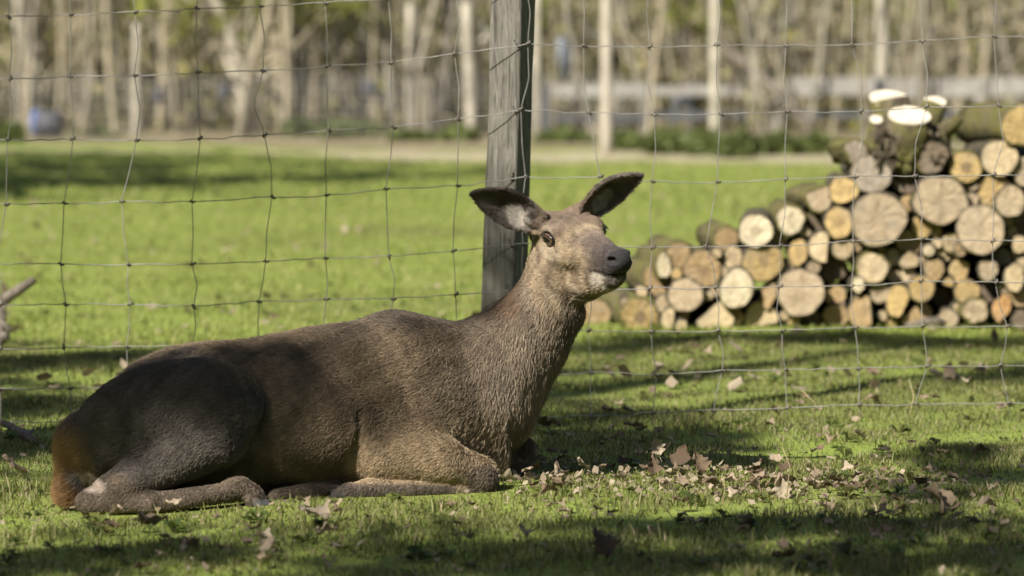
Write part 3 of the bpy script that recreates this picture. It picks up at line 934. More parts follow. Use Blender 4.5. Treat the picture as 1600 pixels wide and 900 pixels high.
def make_post():
    p0 = W(795, 672, FD + .006); p1 = W(815, 2, FD + .006)
    dirv = (p1 - p0) / (p1[2] - p0[2])
    rt = root('fence_post', (p0[0], p0[1] + .05, 0))
    tag(rt, 'weathered grey square wooden post holding the wire fence behind the hind', 'post')
    a = 0.106; th = R(25)
    ex = np.array((-math.cos(th), math.sin(th), 0)); ey = np.array((math.sin(th), math.cos(th), 0))   # along lit face / along shaded face, from the front corner
    prof = []
    bv = .009
    cs = [(0, 0), (a, 0), (a, a), (0, a)]
    for i, (u, v) in enumerate(cs):
        for k in range(4):
            ang = math.pi + i * math.pi / 2 + k * math.pi / 6
            cu = u + (bv if u == 0 else -bv); cv_ = v + (bv if v == 0 else -bv)
            prof.append((cu + bv * math.cos(ang), cv_ + bv * math.sin(ang)))
    mb = MB()
    zs = np.concatenate([np.linspace(-.15, 2.02, 46)])
    V = []; m = len(prof)
    for z in zs:
        sc = 1.0 + 0.02 * math.sin(z * 5) - .012 * z
        base = p0 + dirv * (z - p0[2])
        for (u, v) in prof:
            n_ = .0012 * math.sin(z * 31 + u * 90) + .0012 * math.sin(z * 13 - v * 120)
            V.append(base + ex * (u * sc + n_) + ey * (v * sc + n_))
    f = []
    for i in range(len(zs) - 1):
        for j in range(m):
            k = (j + 1) % m
            f.append((i * m + j, (i + 1) * m + j, (i + 1) * m + k, i * m + k))
    f.append(tuple(range((len(zs) - 1) * m, len(zs) * m))[::-1])
    mb.add(V, f)
    mb.build('timber', M['post'], rt)
    st = MB()
    st.tube([(-.004, .004, .012), (-.004, -.004, .011), (0, -.0065, 0), (.003, -.004, -.011), (.003, .004, -.012)], .0022, 6)
    sme = st.mesh('staple'); sme.materials.append(M['staple'])
    for r in (1, 2, 3, 4, 5, 6, 7, 8):
        zt_ = nodes[r][13][2]
        q = p0 + dirv * (zt_ - p0[2]) + ex * .012 + ey * 0 + np.array((0, -.002, 0))
        o = link('staple', sme, None, rt)
        o.location = q; o.rotation_euler = (0, .5 * math.sin(r * 2), R(-20))
make_post()

# ------------------------------------------------------------------ woodpile: every log its own object
PD = 14.25
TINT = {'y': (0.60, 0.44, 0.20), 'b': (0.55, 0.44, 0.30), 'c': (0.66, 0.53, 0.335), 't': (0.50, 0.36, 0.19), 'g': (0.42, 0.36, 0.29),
        'w': (0.76, 0.66, 0.46), 'd': (0.20, 0.155, 0.11), 'o': (0.55, 0.32, 0.13)}  # d is dark wood, and also carries the shade of shaded ends
# px, py, rx, ry (of the cut end), tint, heart, yaw deg, length, moss, set-back, split, label
LOGS = [
 (1001, 496, 29, 28, 'y', .75, -6, .9, 1, .00, 0, 'yellow log end with brown heart at the bottom left corner of the woodpile'),
 (1071, 461, 26, 26, 'b', .0, 3, .9, 0, -.03, 0, 'round pale beige log end with a tiny dark dot, low on the left'),
 (1098, 421, 27, 31, 't', .35, -5, .9, 0, .02, 0, 'egg shaped tan log end above the pale round one on the left'),
 (1151, 451, 26, 29, 'w', .0, 4, .9, 0, -.05, 0, 'bright cream log end with a bite missing on its left'),
 (1145, 404, 14, 20, 'c', .3, 0, .8, 0, .03, 0, 'narrow upright cream log end left of the wide yellow one with grey heart'),
 (1192, 409, 31, 30, 'y', .55, -3, .9, 0, -.02, 0, 'wide yellow log end with a slanting grey heart'),
 (1181, 361, 26, 25, 'w', .5, 5, .9, 0, -.04, 0, 'very bright log end with brown heart on the upper left slope'),
 (1235, 344, 20, 22, 'w', .25, 2, .8, 1, .0, 0, 'bright log end beside the steep part of the left slope'),
 (1135, 374, 18, 18, 't', .0, -5, .5, 1, .06, 0, 'tan log end capped with moss on the lower left slope'),
 (1060, 400, 19, 20, 't', .0, -6, .6, 1, .04, 0, 'rough tan log end on the far left slope of the pile'),
 (1037, 415, 10, 20, 'w', .0, -6, .6, 1, .02, 0, 'slanted sliver of white cut wood on a mossy log, far left'),
 (1247, 394, 14, 21, 'y', .0, 4, .9, 0, .02, 0, 'narrow yellow log end just above the big streaked one'),
 (1251, 457, 35, 37, 'b', .15, 2, .9, 0, -.05, 0, 'big beige log end with tan streaks near the pile bottom, left of middle'),
 (1116, 496, 30, 27, 'c', .0, 0, .9, 0, .0, 1, 'broken cream log end half in shade in the bottom row'),
 (1190, 495, 26, 23, 'c', .0, 3, .9, 0, .02, 1, 'split log end with orange inner wood in the bottom row'),
 (1046, 499, 13, 16, 'c', .0, 6, .6, 0, -.02, 1, 'small pale split log right of the bottom left yellow log'),
 (1068, 513, 13, 13, 'c', .0, -4, .6, 0, -.07, 1, 'small pale split log lying lowest, below the round beige end'),
 (1203, 463, 14, 22, 't', .0, 15, .6, 0, .0, 1, 'thin split wedge leaning left of the big streaked log'),
 (931, 492, 22, 24, 't', .0, -8, .7, 1, .25, 0, 'mossy log at the extreme left behind the hind\'s chin'),
 (1026, 440, 20, 24, 't', .0, -6, .6, 1, .12, 0, 'mossy dark barked log under the white sliver, far left'),
 (1310, 347, 21, 24, 'y', .3, 0, .9, 0, -.02, 0, 'yellow log end left of the biggest round beige one'),
 (1373, 343, 41, 42, 'b', .12, 0, .9, 0, -.06, 0, 'biggest round beige log end in the middle of the woodpile'),
 (1441, 355, 16, 17, 'y', .0, 3, .9, 0, .0, 0, 'small yellow log end right of the biggest round one'),
 (1420, 378, 21, 19, 't', .0, -4, .9, 0, .02, 0, 'tan log end with one orange edge below the biggest one'),
 (1285, 386, 20, 25, 'c', .0, 0, .9, 0, -.01, 1, 'cream log end with a crack down its middle'),
 (1317, 388, 16, 16, 'c', .0, 3, .9, 0, .0, 0, 'plain cream log end under the yellow one left of the biggest'),
 (1363, 419, 23, 23, 'c', .15, 4, .9, 1, -.03, 0, 'cream log end with mossy bark along its top, under the biggest'),
 (1341, 445, 9, 12, 'w', .0, 0, .6, 0, -.04, 0, 'small white log end below left of the moss topped cream one'),
 (1421, 407, 13, 13, 'c', .0, 0, .9, 0, .0, 0, 'small round cream log end in the middle column'),
 (1451, 391, 9, 9, 'w', .2, 0, .7, 0, -.02, 0, 'tiny bright log end left in the cluster of branch wood'),
 (1465, 377, 9, 9, 'c', .0, 0, .7, 0, .02, 0, 'tiny cream log end at the top of the branch wood cluster'),
 (1486, 379, 14, 14, 'c', .0, 0, .8, 0, .0, 0, 'small pale log end right of the tiny branch wood'),
 (1501, 391, 9, 9, 't', .3, 0, .7, 0, -.02, 0, 'tiny tan log end touching the big log at right'),
 (1459, 421, 15, 18, 't', .0, 3, .9, 0, .0, 0, 'plain tan yellow log end in the middle right'),
 (1419, 430, 11, 12, 'c', .0, 0, .8, 0, .03, 0, 'small cream log end under the other small round one'),
 (1374, 457, 16, 16, 'b', .2, 0, .9, 0, .0, 0, 'small greyish beige log end below the moss topped one'),
 (1440, 451, 19, 20, 'y', .2, 2, .9, 0, -.04, 0, 'round yellow log end low in the middle right'),
 (1406, 471, 21, 25, 'y', .0, -4, .9, 0, .0, 1, 'tall yellow split log end low in the middle'),
 (1348, 487, 22, 26, 't', .35, 5, .9, 0, -.02, 1, 'tall tan split log in the bottom row with darker yellow heart'),
 (1306, 493, 19, 18, 't', .0, 0, .9, 0, .05, 0, 'shaded log end with a lit orange rim in the bottom row'),
 (1433, 494, 25, 20, 't', .0, 0, .9, 0, .03, 1, 'half shaded log end at the bottom under the round yellow one'),
 (1482, 498, 15, 14, 'b', .0, 3, .8, 0, -.02, 0, 'small pale log end with a notch in the bottom row'),
 (1524, 486, 19, 18, 'b', .35, -8, .9, 1, -.02, 0, 'ringed beige log end in the bottom row at right'),
 (1501, 426, 19, 20, 'y', .0, 4, .9, 0, .03, 1, 'rough yellowish log end between middle and right side'),
 (1511, 455, 19, 18, 'y', .0, -4, .9, 0, .01, 0, 'log end with its lower half lit yellow, low right'),
 (1544, 422, 13, 18, 'b', .0, 0, .8, 0, -.02, 0, 'narrow beige log end in front of a grey barked one, right'),
 (1563, 401, 19, 13, 'g', .0, 38, .8, 0, .06, 0, 'grey barked log lying skewed on the right side'),
 (1585, 434, 15, 21, 'c', .0, 0, .9, 0, -.01, 0, 'tall cream log end near the right edge, low'),
 (1594, 382, 13, 13, 'c', .0, 0, .8, 0, .0, 0, 'small cream log end cut off by the right edge'),
 (1532, 359, 37, 37, 'b', .25, 2, .9, 0, -.05, 0, 'large beige log end with orange right edge, right side of pile'),
 (1566, 484, 14, 23, 'o', .0, 12, .8, 0, .0, 1, 'orange split wedge at the bottom right'),
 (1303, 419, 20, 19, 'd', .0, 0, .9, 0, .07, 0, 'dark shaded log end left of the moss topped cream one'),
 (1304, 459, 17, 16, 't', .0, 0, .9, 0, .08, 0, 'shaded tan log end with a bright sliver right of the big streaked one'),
 (1266, 499, 18, 15, 'd', .0, 0, .9, 0, .07, 0, 'dark log end at ground level below the big streaked one'),  # the shade on this end is put into its dark tint
 (1599, 413, 11, 13, 'c', .0, 0, .8, 0, .02, 0, 'pale log end at the right edge above the tall cream one'),
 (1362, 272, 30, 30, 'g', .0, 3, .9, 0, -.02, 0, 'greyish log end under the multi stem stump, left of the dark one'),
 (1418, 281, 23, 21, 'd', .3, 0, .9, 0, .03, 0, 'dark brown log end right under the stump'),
 (1470, 313, 41, 38, 'b', .12, -3, .9, 0, -.05, 0, 'large oval beige log end right of and above the biggest one'),
 (1509, 261, 23, 24, 'y', .8, -6, .9, 1, .0, 0, 'yellow log end with thick bark ring and dark pith near the top'),
 (1318, 297, 22, 20, 'y', .15, 4, .9, 0, .0, 0, 'bright yellow log end high on the left slope'),
 (1456, 246, 23, 25, 'd', .1, 8, .8, 0, -.03, 0, 'brownish log end hanging below the right of the stump'),
 (1562, 247, 27, 28, 'c', .0, 3, .9, 0, .0, 0, 'round cream log end second from the top at right'),
 (1594, 197, 27, 31, 'y', .1, -5, .9, 1, -.02, 0, 'topmost yellow log with mossy bark at the right edge'),
 (1554, 300, 28, 26, 'y', .0, -3, .9, 0, .03, 0, 'yellow log end partly covered by a beige one, upper right'),
 (1579, 315, 22, 24, 'b', .0, 2, .9, 0, -.06, 0, 'beige log end in front of a yellow one, upper right'),
 (1599, 268, 14, 24, 'b', .0, 0, .9, 0, .02, 0, 'beige log end cut by the right edge under the topmost one'),
 (1280, 308, 19, 22, 'b', .0, -5, .5, 1, .03, 1, 'rough barky log end at the top of the steep left slope'),
 (1283, 345, 18, 18, 'd', .0, -3, .6, 1, .10, 0, 'dark barked log in the gap right of the two bright left ends'),
 (1336, 238, 20, 17, 'g', .0, -8, .3, 1, .0, 1, 'mossy broken piece of wood left of the stump'),
 (1592, 462, 18, 18, 't', .0, 0, .9, 0, .04, 0, 'tan log end at the right edge above the bottom row'),
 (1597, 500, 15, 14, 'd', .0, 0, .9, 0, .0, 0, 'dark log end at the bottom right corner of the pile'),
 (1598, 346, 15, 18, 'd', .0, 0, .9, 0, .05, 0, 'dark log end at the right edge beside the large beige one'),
 (1543, 457, 15, 14, 'd', .0, 0, .9, 0, .10, 0, 'dark tinted log end added deep in the gap at lower right'),  # extra log set back to darken the gap, shade in its tint
 (1472, 466, 14, 15, 'd', .0, 0, .9, 0, .12, 0, 'dark tinted log end added deep in the gap right of the round yellow one'),  # another gap filler, tinted dark in place of shade
]
# beyond the right edge of the picture the pile simply goes on
for k in range(26):
    LOGS.append((1640 + 44 * (k % 5) + RNG.uniform(-6, 6), 492 - 48 * (k // 5) + RNG.uniform(-6, 6), 22, 23, 'ybctw'[k % 5], .1, 0, .9, 0, RNG.uniform(-.04, .06), 0, None))

def make_log(px, py, rx, ry, tint, heart, yaw, length, moss, back, split, label):
    d = PD + back
    c = W(px, py, d)
    sx = d / FPX
    nseg = 30
    th = np.arange(nseg) * 2 * math.pi / nseg
    rr = 1 + sum(RNG.normal(0, a_) * np.cos(k_ * th + RNG.uniform(0, 6.28)) for k_, a_ in ((2, .05), (3, .042), (5, .024), (7, .016)))
    if split:
        # a cleft piece: one flat side
        ang = RNG.uniform(0, 6.28); n_ = np.cos(th - ang) * rr
        cutv = RNG.uniform(.35, .6)
        rr = np.where(n_ > cutv, rr * cutv / np.maximum(n_, 1e-3), rr)
    ox, oz = rx * sx * rr * np.cos(th), ry * sx * rr * np.sin(th)
    rt = root('log', tuple(c))
    rt.rotation_euler = (0, 0, R(-yaw))
    bk = .006 if not moss else .011
    mb = MB()
    stations = [0.0, .02, .25, .5, .75, 1.0]
    V = []
    for t in stations:
        rough = RNG.normal(0, .0035, nseg) if t > 0 else 0
        g = bk + rough
        tp = 1 + RNG.normal(0, .03)
        if t == 0: tp = 1
        V.append(np.stack([ox * tp + g * np.cos(th), np.full(nseg, t * length), oz * tp + g * np.sin(th)], 1))
    f = []
    for i in range(len(stations) - 1):
        for j in range(nseg):
            k = (j + 1) % nseg
            f.append((i * nseg + j, i * nseg + k, (i + 1) * nseg + k, (i + 1) * nseg + j))
    f.append(tuple((len(stations) - 1) * nseg + j for j in range(nseg)))
    # bark lip turning in to the cut
    V.append(np.stack([ox * .97, np.full(nseg, .003), oz * .97], 1))
    e = len(stations) * nseg
    for j in range(nseg):
        k = (j + 1) % nseg
        f.append((j, e + j, e + k, k))
    mb.add(np.concatenate(V), f)
    me = mb.mesh('bark'); me.materials.append(M['mossy_bark' if moss else 'bark'])
    o = bpy.data.objects.new('bark', me); COL.objects.link(o); o.parent = rt
    # the sawn face: slightly dished, with saw-cut unevenness
    fb = MB(); V = []; f = []
    rings = [1.0, .66, .33]
    tx, tz = RNG.normal(0, .05), RNG.normal(0, .05)
    for q in rings:
        yy = -.004 + tx * ox * q + tz * oz * q + RNG.normal(0, .0012, nseg)
        V.append(np.stack([ox * q, yy, oz * q], 1))
    V.append(np.array([(0, -.004, 0)]))
    for i in range(2):
        for j in range(nseg):
            k = (j + 1) % nseg
            f.append((i * nseg + j, i * nseg + k, (i + 1) * nseg + k, (i + 1) * nseg + j))
    for j in range(nseg):
        f.append((2 * nseg + j, 2 * nseg + (j + 1) % nseg, 3 * nseg))
    V.append(np.stack([ox, np.full(nseg, .02), oz], 1))
    for j in range(nseg):
        k = (j + 1) % nseg
        f.append((3 * nseg + 1 + j, 3 * nseg + 1 + k, k, j))
    fb.add(np.concatenate(V), f)
    me = fb.mesh('cut_face', smooth=False); me.materials.append(M['cut'])
    o = bpy.data.objects.new('cut_face', me); COL.objects.link(o); o.parent = rt
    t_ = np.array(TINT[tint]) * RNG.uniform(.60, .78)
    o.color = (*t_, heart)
    tag(rt, label or 'log in the part of the woodpile beyond the right edge', 'log', 'logs of the woodpile' if label else 'logs beyond the right edge')
top_x = [955, 1000, 1040, 1120, 1180, 1250, 1300, 1350, 1420, 1600]; top_y = [482, 440, 408, 375, 350, 335, 300, 268, 262, 215]
frng = np.random.default_rng(5)
for rad_ in (14, 12, 10, 8, 7):
    for _ in range(900):
        fx = frng.uniform(970, 1600); fy = frng.uniform(np.interp(fx, top_x, top_y) + rad_ + 4, 512 - rad_)
        if all(math.hypot(fx - l[0], fy - l[1]) > .93 * (rad_ + (l[2] + l[3]) / 2) for l in LOGS):
            part_ = 'left' if fx < 1200 else 'middle' if fx < 1420 else 'right'
            LOGS.append((fx, fy, rad_, rad_ * frng.uniform(.9, 1.15), 'ctybc'[frng.integers(5)], 0.0, frng.uniform(-4, 4), .7, 0, frng.uniform(.0, .05), int(frng.random() < .35),
                         ('thin branch end' if rad_ < 10 else 'small log end') + ' wedged between larger logs in the ' + part_ + ' part, ' + ('low' if fy > 440 else 'upper') + ' rows'))
for L_ in LOGS:
    make_log(*L_)

# multi-stem stump standing on the pile
def make_stump():
    base = W(1418, 262, PD + .15)
    rt = root('tree_stump', tuple(base))
    tag(rt, 'mossy multi stem stump with white sawn tops standing on the woodpile', 'stump')
    mb = MB()
    tops = [(1388, 156, 29, .16), (1421, 183, 32, .0), (1461, 162, 18, .16), (1370, 189, 12, .0)]
    core = W(1415, 225, PD + .12)
    for (x, y, r, dd) in tops:
        top = W(x, y, PD + dd); rad = r * PD / FPX
        low = core * .55 + top * .45 - np.array((0, 0, .10))
        mb.tube([core - (0, 0, .08), low, low * .4 + top * .6, top], [rad * 1.25, rad * 1.22, rad * 1.12, rad * 1.05], 18, rough=.06)
    mb.tube([W(1412, 275, PD + .14), W(1410, 255, PD + .13), W(1410, 225, PD + .12), W(1414, 200, PD + .12), W(1416, 186, PD + .12)], [.125, .155, .165, .15, .10], 22, rough=.08)
    mb.tube([W(1450, 262, PD + .12), W(1462, 225, PD + .1), W(1465, 195, PD + .1)], [.07, .07, .055], 14, rough=.1)
    mb.tube([W(1465, 215, PD + .1), W(1485, 196, PD + .06), W(1502, 184, PD + .05)], [.04, .032, .022], 9, rough=.15)
    for k in range(40):   # shreds of bark
        p = W(RNG.uniform(1358, 1470), RNG.uniform(195, 262), PD - .035)
        mb.tube([p, p + np.array((RNG.normal(0, .02), -.015, RNG.normal(-.02, .02)))], [.012, .005], 4)
    mb.build('trunk', M['stump_bark'], rt)
    for i, (x, y, r, dd) in enumerate(tops):
        top = W(x, y, PD + dd); rad = r * PD / FPX
        fb = MB(); n_ = 22; th = np.arange(n_) * 2 * math.pi / n_
        rr = rad * (1 + .05 * np.cos(2 * th + i) + .03 * np.cos(3 * th + 2 * i))
        V = []
        for q, h in ((1.0, 0), (1.0, .006), (.5, .008)):
            # sawn at a slant, towards the viewer's side
            V.append(np.stack([rr * q * np.cos(th), rr * q * np.sin(th), h + .42 * rr * q * np.sin(th)], 1) + top + np.array((0, 0, .004)))
        V.append(np.array([top + np.array((0, 0, .013))]))
        f = []
        for a in range(2):
            for j in range(n_):
                k = (j + 1) % n_; f.append((a * n_ + j, a * n_ + k, (a + 1) * n_ + k, (a + 1) * n_ + j))
        for j in range(n_): f.append((2 * n_ + j, 2 * n_ + (j + 1) % n_, 3 * n_))
        fb.add(np.concatenate(V) - top, f)
        me = fb.mesh('cut_face', False); me.materials.append(M['fresh'])
        o = link('cut_face', me, None, rt); o.location = top
M['fresh'] = plain('fresh_cut_wood', (0.56, 0.50, 0.385), 0.8, 0, 18)
make_stump()

def stick(name, pts, rads, mat, label, cat='branch', forks=()):
    rt = root(name, tuple(np.asarray(pts[0]) * np.array((1, 1, 0))))
    tag(rt, label, cat)
    mb = MB(); mb.tube(pts, rads, 8, rough=.12); mb.build('stem', mat, rt)
    for fp, fr in forks:
        mb = MB(); mb.tube(fp, fr, 6, rough=.12); mb.build('side_branch', mat, rt)
    return rt
d0 = 13.2
stick('fallen_branch', [W(54, 437, d0), W(30, 452, d0), W(2, 472, d0 + .02), W(-40, 500, d0 + .1), W(-80, 548, d0 + .2)], [.016, .019, .023, .026, .03], M['stick'],
      'dead branch propped up on the lawn at the left edge', forks=[([W(2, 472, d0), W(4, 500, d0), W(-2, 540, d0 - .1)], [.02, .017, .016]), ([W(-3, 498, d0), W(12, 512, d0 - .05), W(16, 520, d0 - .05)], [.013, .012, .008]),
      ([W(-12, 522, d0 - .05), W(4, 528, d0 - .08), W(10, 524, d0 - .1)], [.024, .026, .018])])
g0 = G(2, 672); 
stick('broken_stick', [G(-6, 672) + (0, 0, .03), G(20, 684) + (0, 0, .03), G(40, 694) + (0, 0, .025), G(56, 702) + (0, 0, .02)], [.010, .012, .014, .008], M['stick'],
      'short pale stick on the grass left of the hind', forks=[([G(40, 694) + (0, 0, .025), G(52, 690) + (0, 0, .035)], [.008, .004])])
stick('bark_strip', [G(1415, 517) + (0, 0, .02), G(1450, 516) + (0, 0, .035), G(1490, 514) + (0, 0, .03), G(1521, 511) + (0, 0, .03)], [.012, .02, .024, .014], M['stick'],
      'pale strip of wood lying at the foot of the woodpile', 'wood')

# ------------------------------------------------------------------ dead leaves
def leaf_mesh(i):
    rng = np.random.default_rng(50 + i)
    n = 22
    L_ = 1.0
    lob = rng.integers(2, 5)
    side = []
    for k in range(n + 1):
        t = k / n
        w_ = .36 * math.sin(math.pi * min(1, t * 1.02) ** .8) * (1 + (.12 + .05 * (i % 4)) * math.cos(2 * math.pi * lob * t + .6) + .07 * math.cos(2 * math.pi * 9 * t + i)) + .01
        side.append((t, w_))
    curl, fold, tw = rng.uniform(-1.0, 1.5), rng.uniform(.1, 1.2), rng.uniform(-.9, .9)
    V = []; f = []
    for k, (t, w_) in enumerate(side):
        for e in (-1, -.5, 0, .5, 1):
            x = e * w_; y = t - .5
            z = fold * abs(x) * .7 + curl * y * y * .7 + tw * x * y + .07 * math.sin(9 * t + 4 * e + i) + .04 * math.sin(17 * t - 6 * e + 2 * i)
            V.append((x, y, z))
    for k in range(n):
        for e in range(4):
            a = k * 5 + e; f.append((a, a + 1, a + 6, a + 5))
    m = len(V)
    V += [(-.012, -.5, .02), (.012, -.5, .02), (.008, -.85, .08 + .1 * curl), (-.008, -.85, .08 + .1 * curl)]
    f.append((m, m + 1, m + 2, m + 3))
    mb = MB(); mb.add(np.array(V), f)
    me = mb.mesh('fallen_leaf'); me.materials.append(M['deadleaf'])
    return me
LEAF = [leaf_mesh(i) for i in range(9)]
def put_leaf(px, py, size, label, group, up=None, lift=.02, var=None):
    g = G(px, py)
    o = bpy.data.objects.new('fallen_leaf', LEAF[var if var is not None else RNG.integers(len(LEAF))])
    COL.objects.link(o)
    o.location = (g[0], g[1], float(ground_h(g[0], g[1])) + lift + (0.3 * size if up else 0))
    o.scale = (size * RNG.uniform(.8, 1.15), size, size)
    if up is None:
        o.rotation_euler = (RNG.normal(0, .28), RNG.normal(0, .28), RNG.uniform(0, 6.28))
    else:
        o.rotation_euler = up
    tag(o, label, 'leaf', group)
    return o
# singled-out leaves
put_leaf(1021, 752, .062, 'pale leaf standing upright in the drift, leftmost of the upright ones', 'standing leaves in the leaf drift', (R(70), R(10), R(20)), var=1)
put_leaf(1026, 740, .05, 'small leaf standing on the tip of the leftmost upright pale leaf', 'standing leaves in the leaf drift', (R(80), R(-15), R(10)), .05, var=3)
put_leaf(1064, 740, .07, 'largest pale leaf standing on edge at the top of the drift', 'standing leaves in the leaf drift', (R(55), R(5), R(-35)), .02, var=4)
put_leaf(1092, 747, .062, 'tan leaf leaning right of the largest standing one', 'standing leaves in the leaf drift', (R(60), R(-20), R(30)), .02, var=2)
put_leaf(1220, 776, .075, 'yellowish pale leaf standing beside a thin upright straw', 'standing leaves in the leaf drift', (R(75), R(0), R(15)), .0, var=5)
put_leaf(1463, 812, .09, 'curled leaf alone on the shaded grass at lower right', 'lone leaves', (R(40), R(20), R(50)), var=6)
put_leaf(842, 694, .075, 'grey leaf in the shadow under the hind\'s chest', 'lone leaves', (R(35), R(10), R(120)), .03, var=0)
put_leaf(866, 690, .045, 'small white leaf in the shadow right of the grey one', 'lone leaves', (R(20), R(10), R(60)), .03, var=7)
put_leaf(1222, 598, .07, 'pale leaf on sunny grass behind the fence, below the woodpile', 'lone leaves', (R(15), R(5), R(80)), var=3)
put_leaf(490, 832, .08, 'broad cream leaf on the grass below the hind\'s front hoof', 'lone leaves', (R(10), R(-8), R(70)), var=2)
put_leaf(237, 850, .09, 'pale leaf on the grass below the hind\'s hind leg', 'lone leaves', (R(12), R(10), R(140)), var=8)
put_leaf(940, 882, .09, 'crumpled pale leaf at the bottom edge, middle', 'lone leaves', (R(35), R(10), R(30)), var=1)
put_leaf(22, 746, .08, 'pale leaf at the left edge beside the tail', 'lone leaves', (R(35), R(0), R(90)), var=4)
n1 = 0
while n1 < 85:
    px = RNG.choice([RNG.normal(860, 55), RNG.normal(1050, 50), RNG.normal(1200, 90), RNG.normal(1420, 110)], p=[.27, .2, .36, .17])
    py = 758 + RNG.normal(0, 15) + (6 if px < 950 else 0) + .03 * (px - 1100)
    if px < 792 or px > 1620: continue
    sz = RNG.uniform(.026, .052)
    put_leaf(px, py, sz, ('small' if sz < .039 else 'larger') + ' curled leaf in the drift ' + ('just right of the hind\'s knee' if px < 950 else 'around the standing leaves' if px < 1130 else 'by the upright straw' if px < 1290 else 'towards the right edge'), 'leaves in the drift', lift=RNG.uniform(.012, .045))
    n1 += 1
n1 = 0
while n1 < 80:
    px, py = RNG.uniform(100, 1600), 802 + 96 * RNG.random() ** 1.1
    if 0 < px < 110: continue
    sz = RNG.uniform(.024, .052)
    put_leaf(px, py, sz, ('small' if sz < .038 else 'larger') + ' leaf on foreground grass ' + ('below the hind\'s haunch' if px < 420 else 'below the hind\'s foreleg' if px < 790 else 'below the leaf drift' if px < 1130 else 'at the lower right') + (', bottom edge' if py > 850 else ''), 'leaves scattered in front', lift=RNG.uniform(.015, .035))
    n1 += 1
n1 = 0
while n1 < 55:
    px, py = RNG.uniform(880, 1620), RNG.uniform(545, 735)
    put_leaf(px, py, RNG.uniform(.03, .058), 'dry leaf on the grass ' + ('close behind the fence' if py < 640 else 'in front of the fence') + (', right of the hind\'s neck' if px < 1120 else ', below the woodpile' if px < 1380 else ', near the right edge'), 'leaves by the woodpile', lift=RNG.uniform(.012, .03))
    n1 += 1

# loose leaves farther off and the small crumbs: too many to count
def scatter_leaves(name, n, fun, smin, smax, label):
    V = []; C = []; T = []
    P_ = fun(n)
    n = len(P_)
    base = np.array([(-.4, -.1, .05), (.0, -.5, 0), (.4, -.1, .08), (.25, .35, .0), (0, .55, .14), (-.3, .3, .03)])
    for i, (x, y) in enumerate(P_):
        sz = RNG.uniform(smin, smax)
        a = RNG.uniform(0, 6.28); ca, sa = math.cos(a), math.sin(a)
        b = base * sz
        tl = RNG.normal(0, .5); tr = RNG.normal(0, .5)
        z = b[:, 2] + tl * b[:, 0] + tr * b[:, 1]
        V.append(np.stack([x + ca * b[:, 0] - sa * b[:, 1], y + sa * b[:, 0] + ca * b[:, 1], z - z.min() * .6 + .012 + float(ground_h(x, y))], 1))
        k = RNG.random()
        c = np.array((.12, .085, .055)) * (1 - k) + np.array((.32, .265, .19)) * k
        C.append(np.tile(c, (6, 1)))
        o = i * 6
        T += [(o, o + 1, o + 2), (o, o + 2, o + 3), (o, o + 3, o + 5), (o + 5, o + 3, o + 4)]
    ob = link(name, fast_mesh(name, np.concatenate(V), T, np.concatenate(C)), M['litterleaf'])
    return tag(ob, label, 'leaves', kind='stuff')
def lawn_pts(n):
    P_ = []
    for _ in range(n):
        d_ = 11.2 + 22 * RNG.random() ** 1.3
        P_.append((RNG.uniform(-1, 1) * (.16 * d_ + .7), d_))
    return P_
scatter_leaves('leaf_litter', 700, lawn_pts, .028, .06, 'pale dead leaves strewn over the lawn behind the fence')
def drift_pts(n):
    P_ = []
    for _ in range(n):
        px = RNG.choice([RNG.normal(860, 60), RNG.normal(1050, 60), RNG.normal(1210, 100), RNG.normal(1430, 130)])
        g = G(px, 760 + RNG.normal(0, 17))
        if px > 790: P_.append((g[0], g[1]))
    for _ in range(n // 2):
        g = G(RNG.uniform(-60, 1660), RNG.uniform(650, 930))
        P_.append((g[0], g[1]))
    P_ = [p for p in P_ if not under_deer(np.array([p[0]]), np.array([p[1]]))[0]]
    return P_
scatter_leaves('leaf_crumbs', 1000, drift_pts, .008, .022, 'crumbled leaf fragments in the grass round the hind')

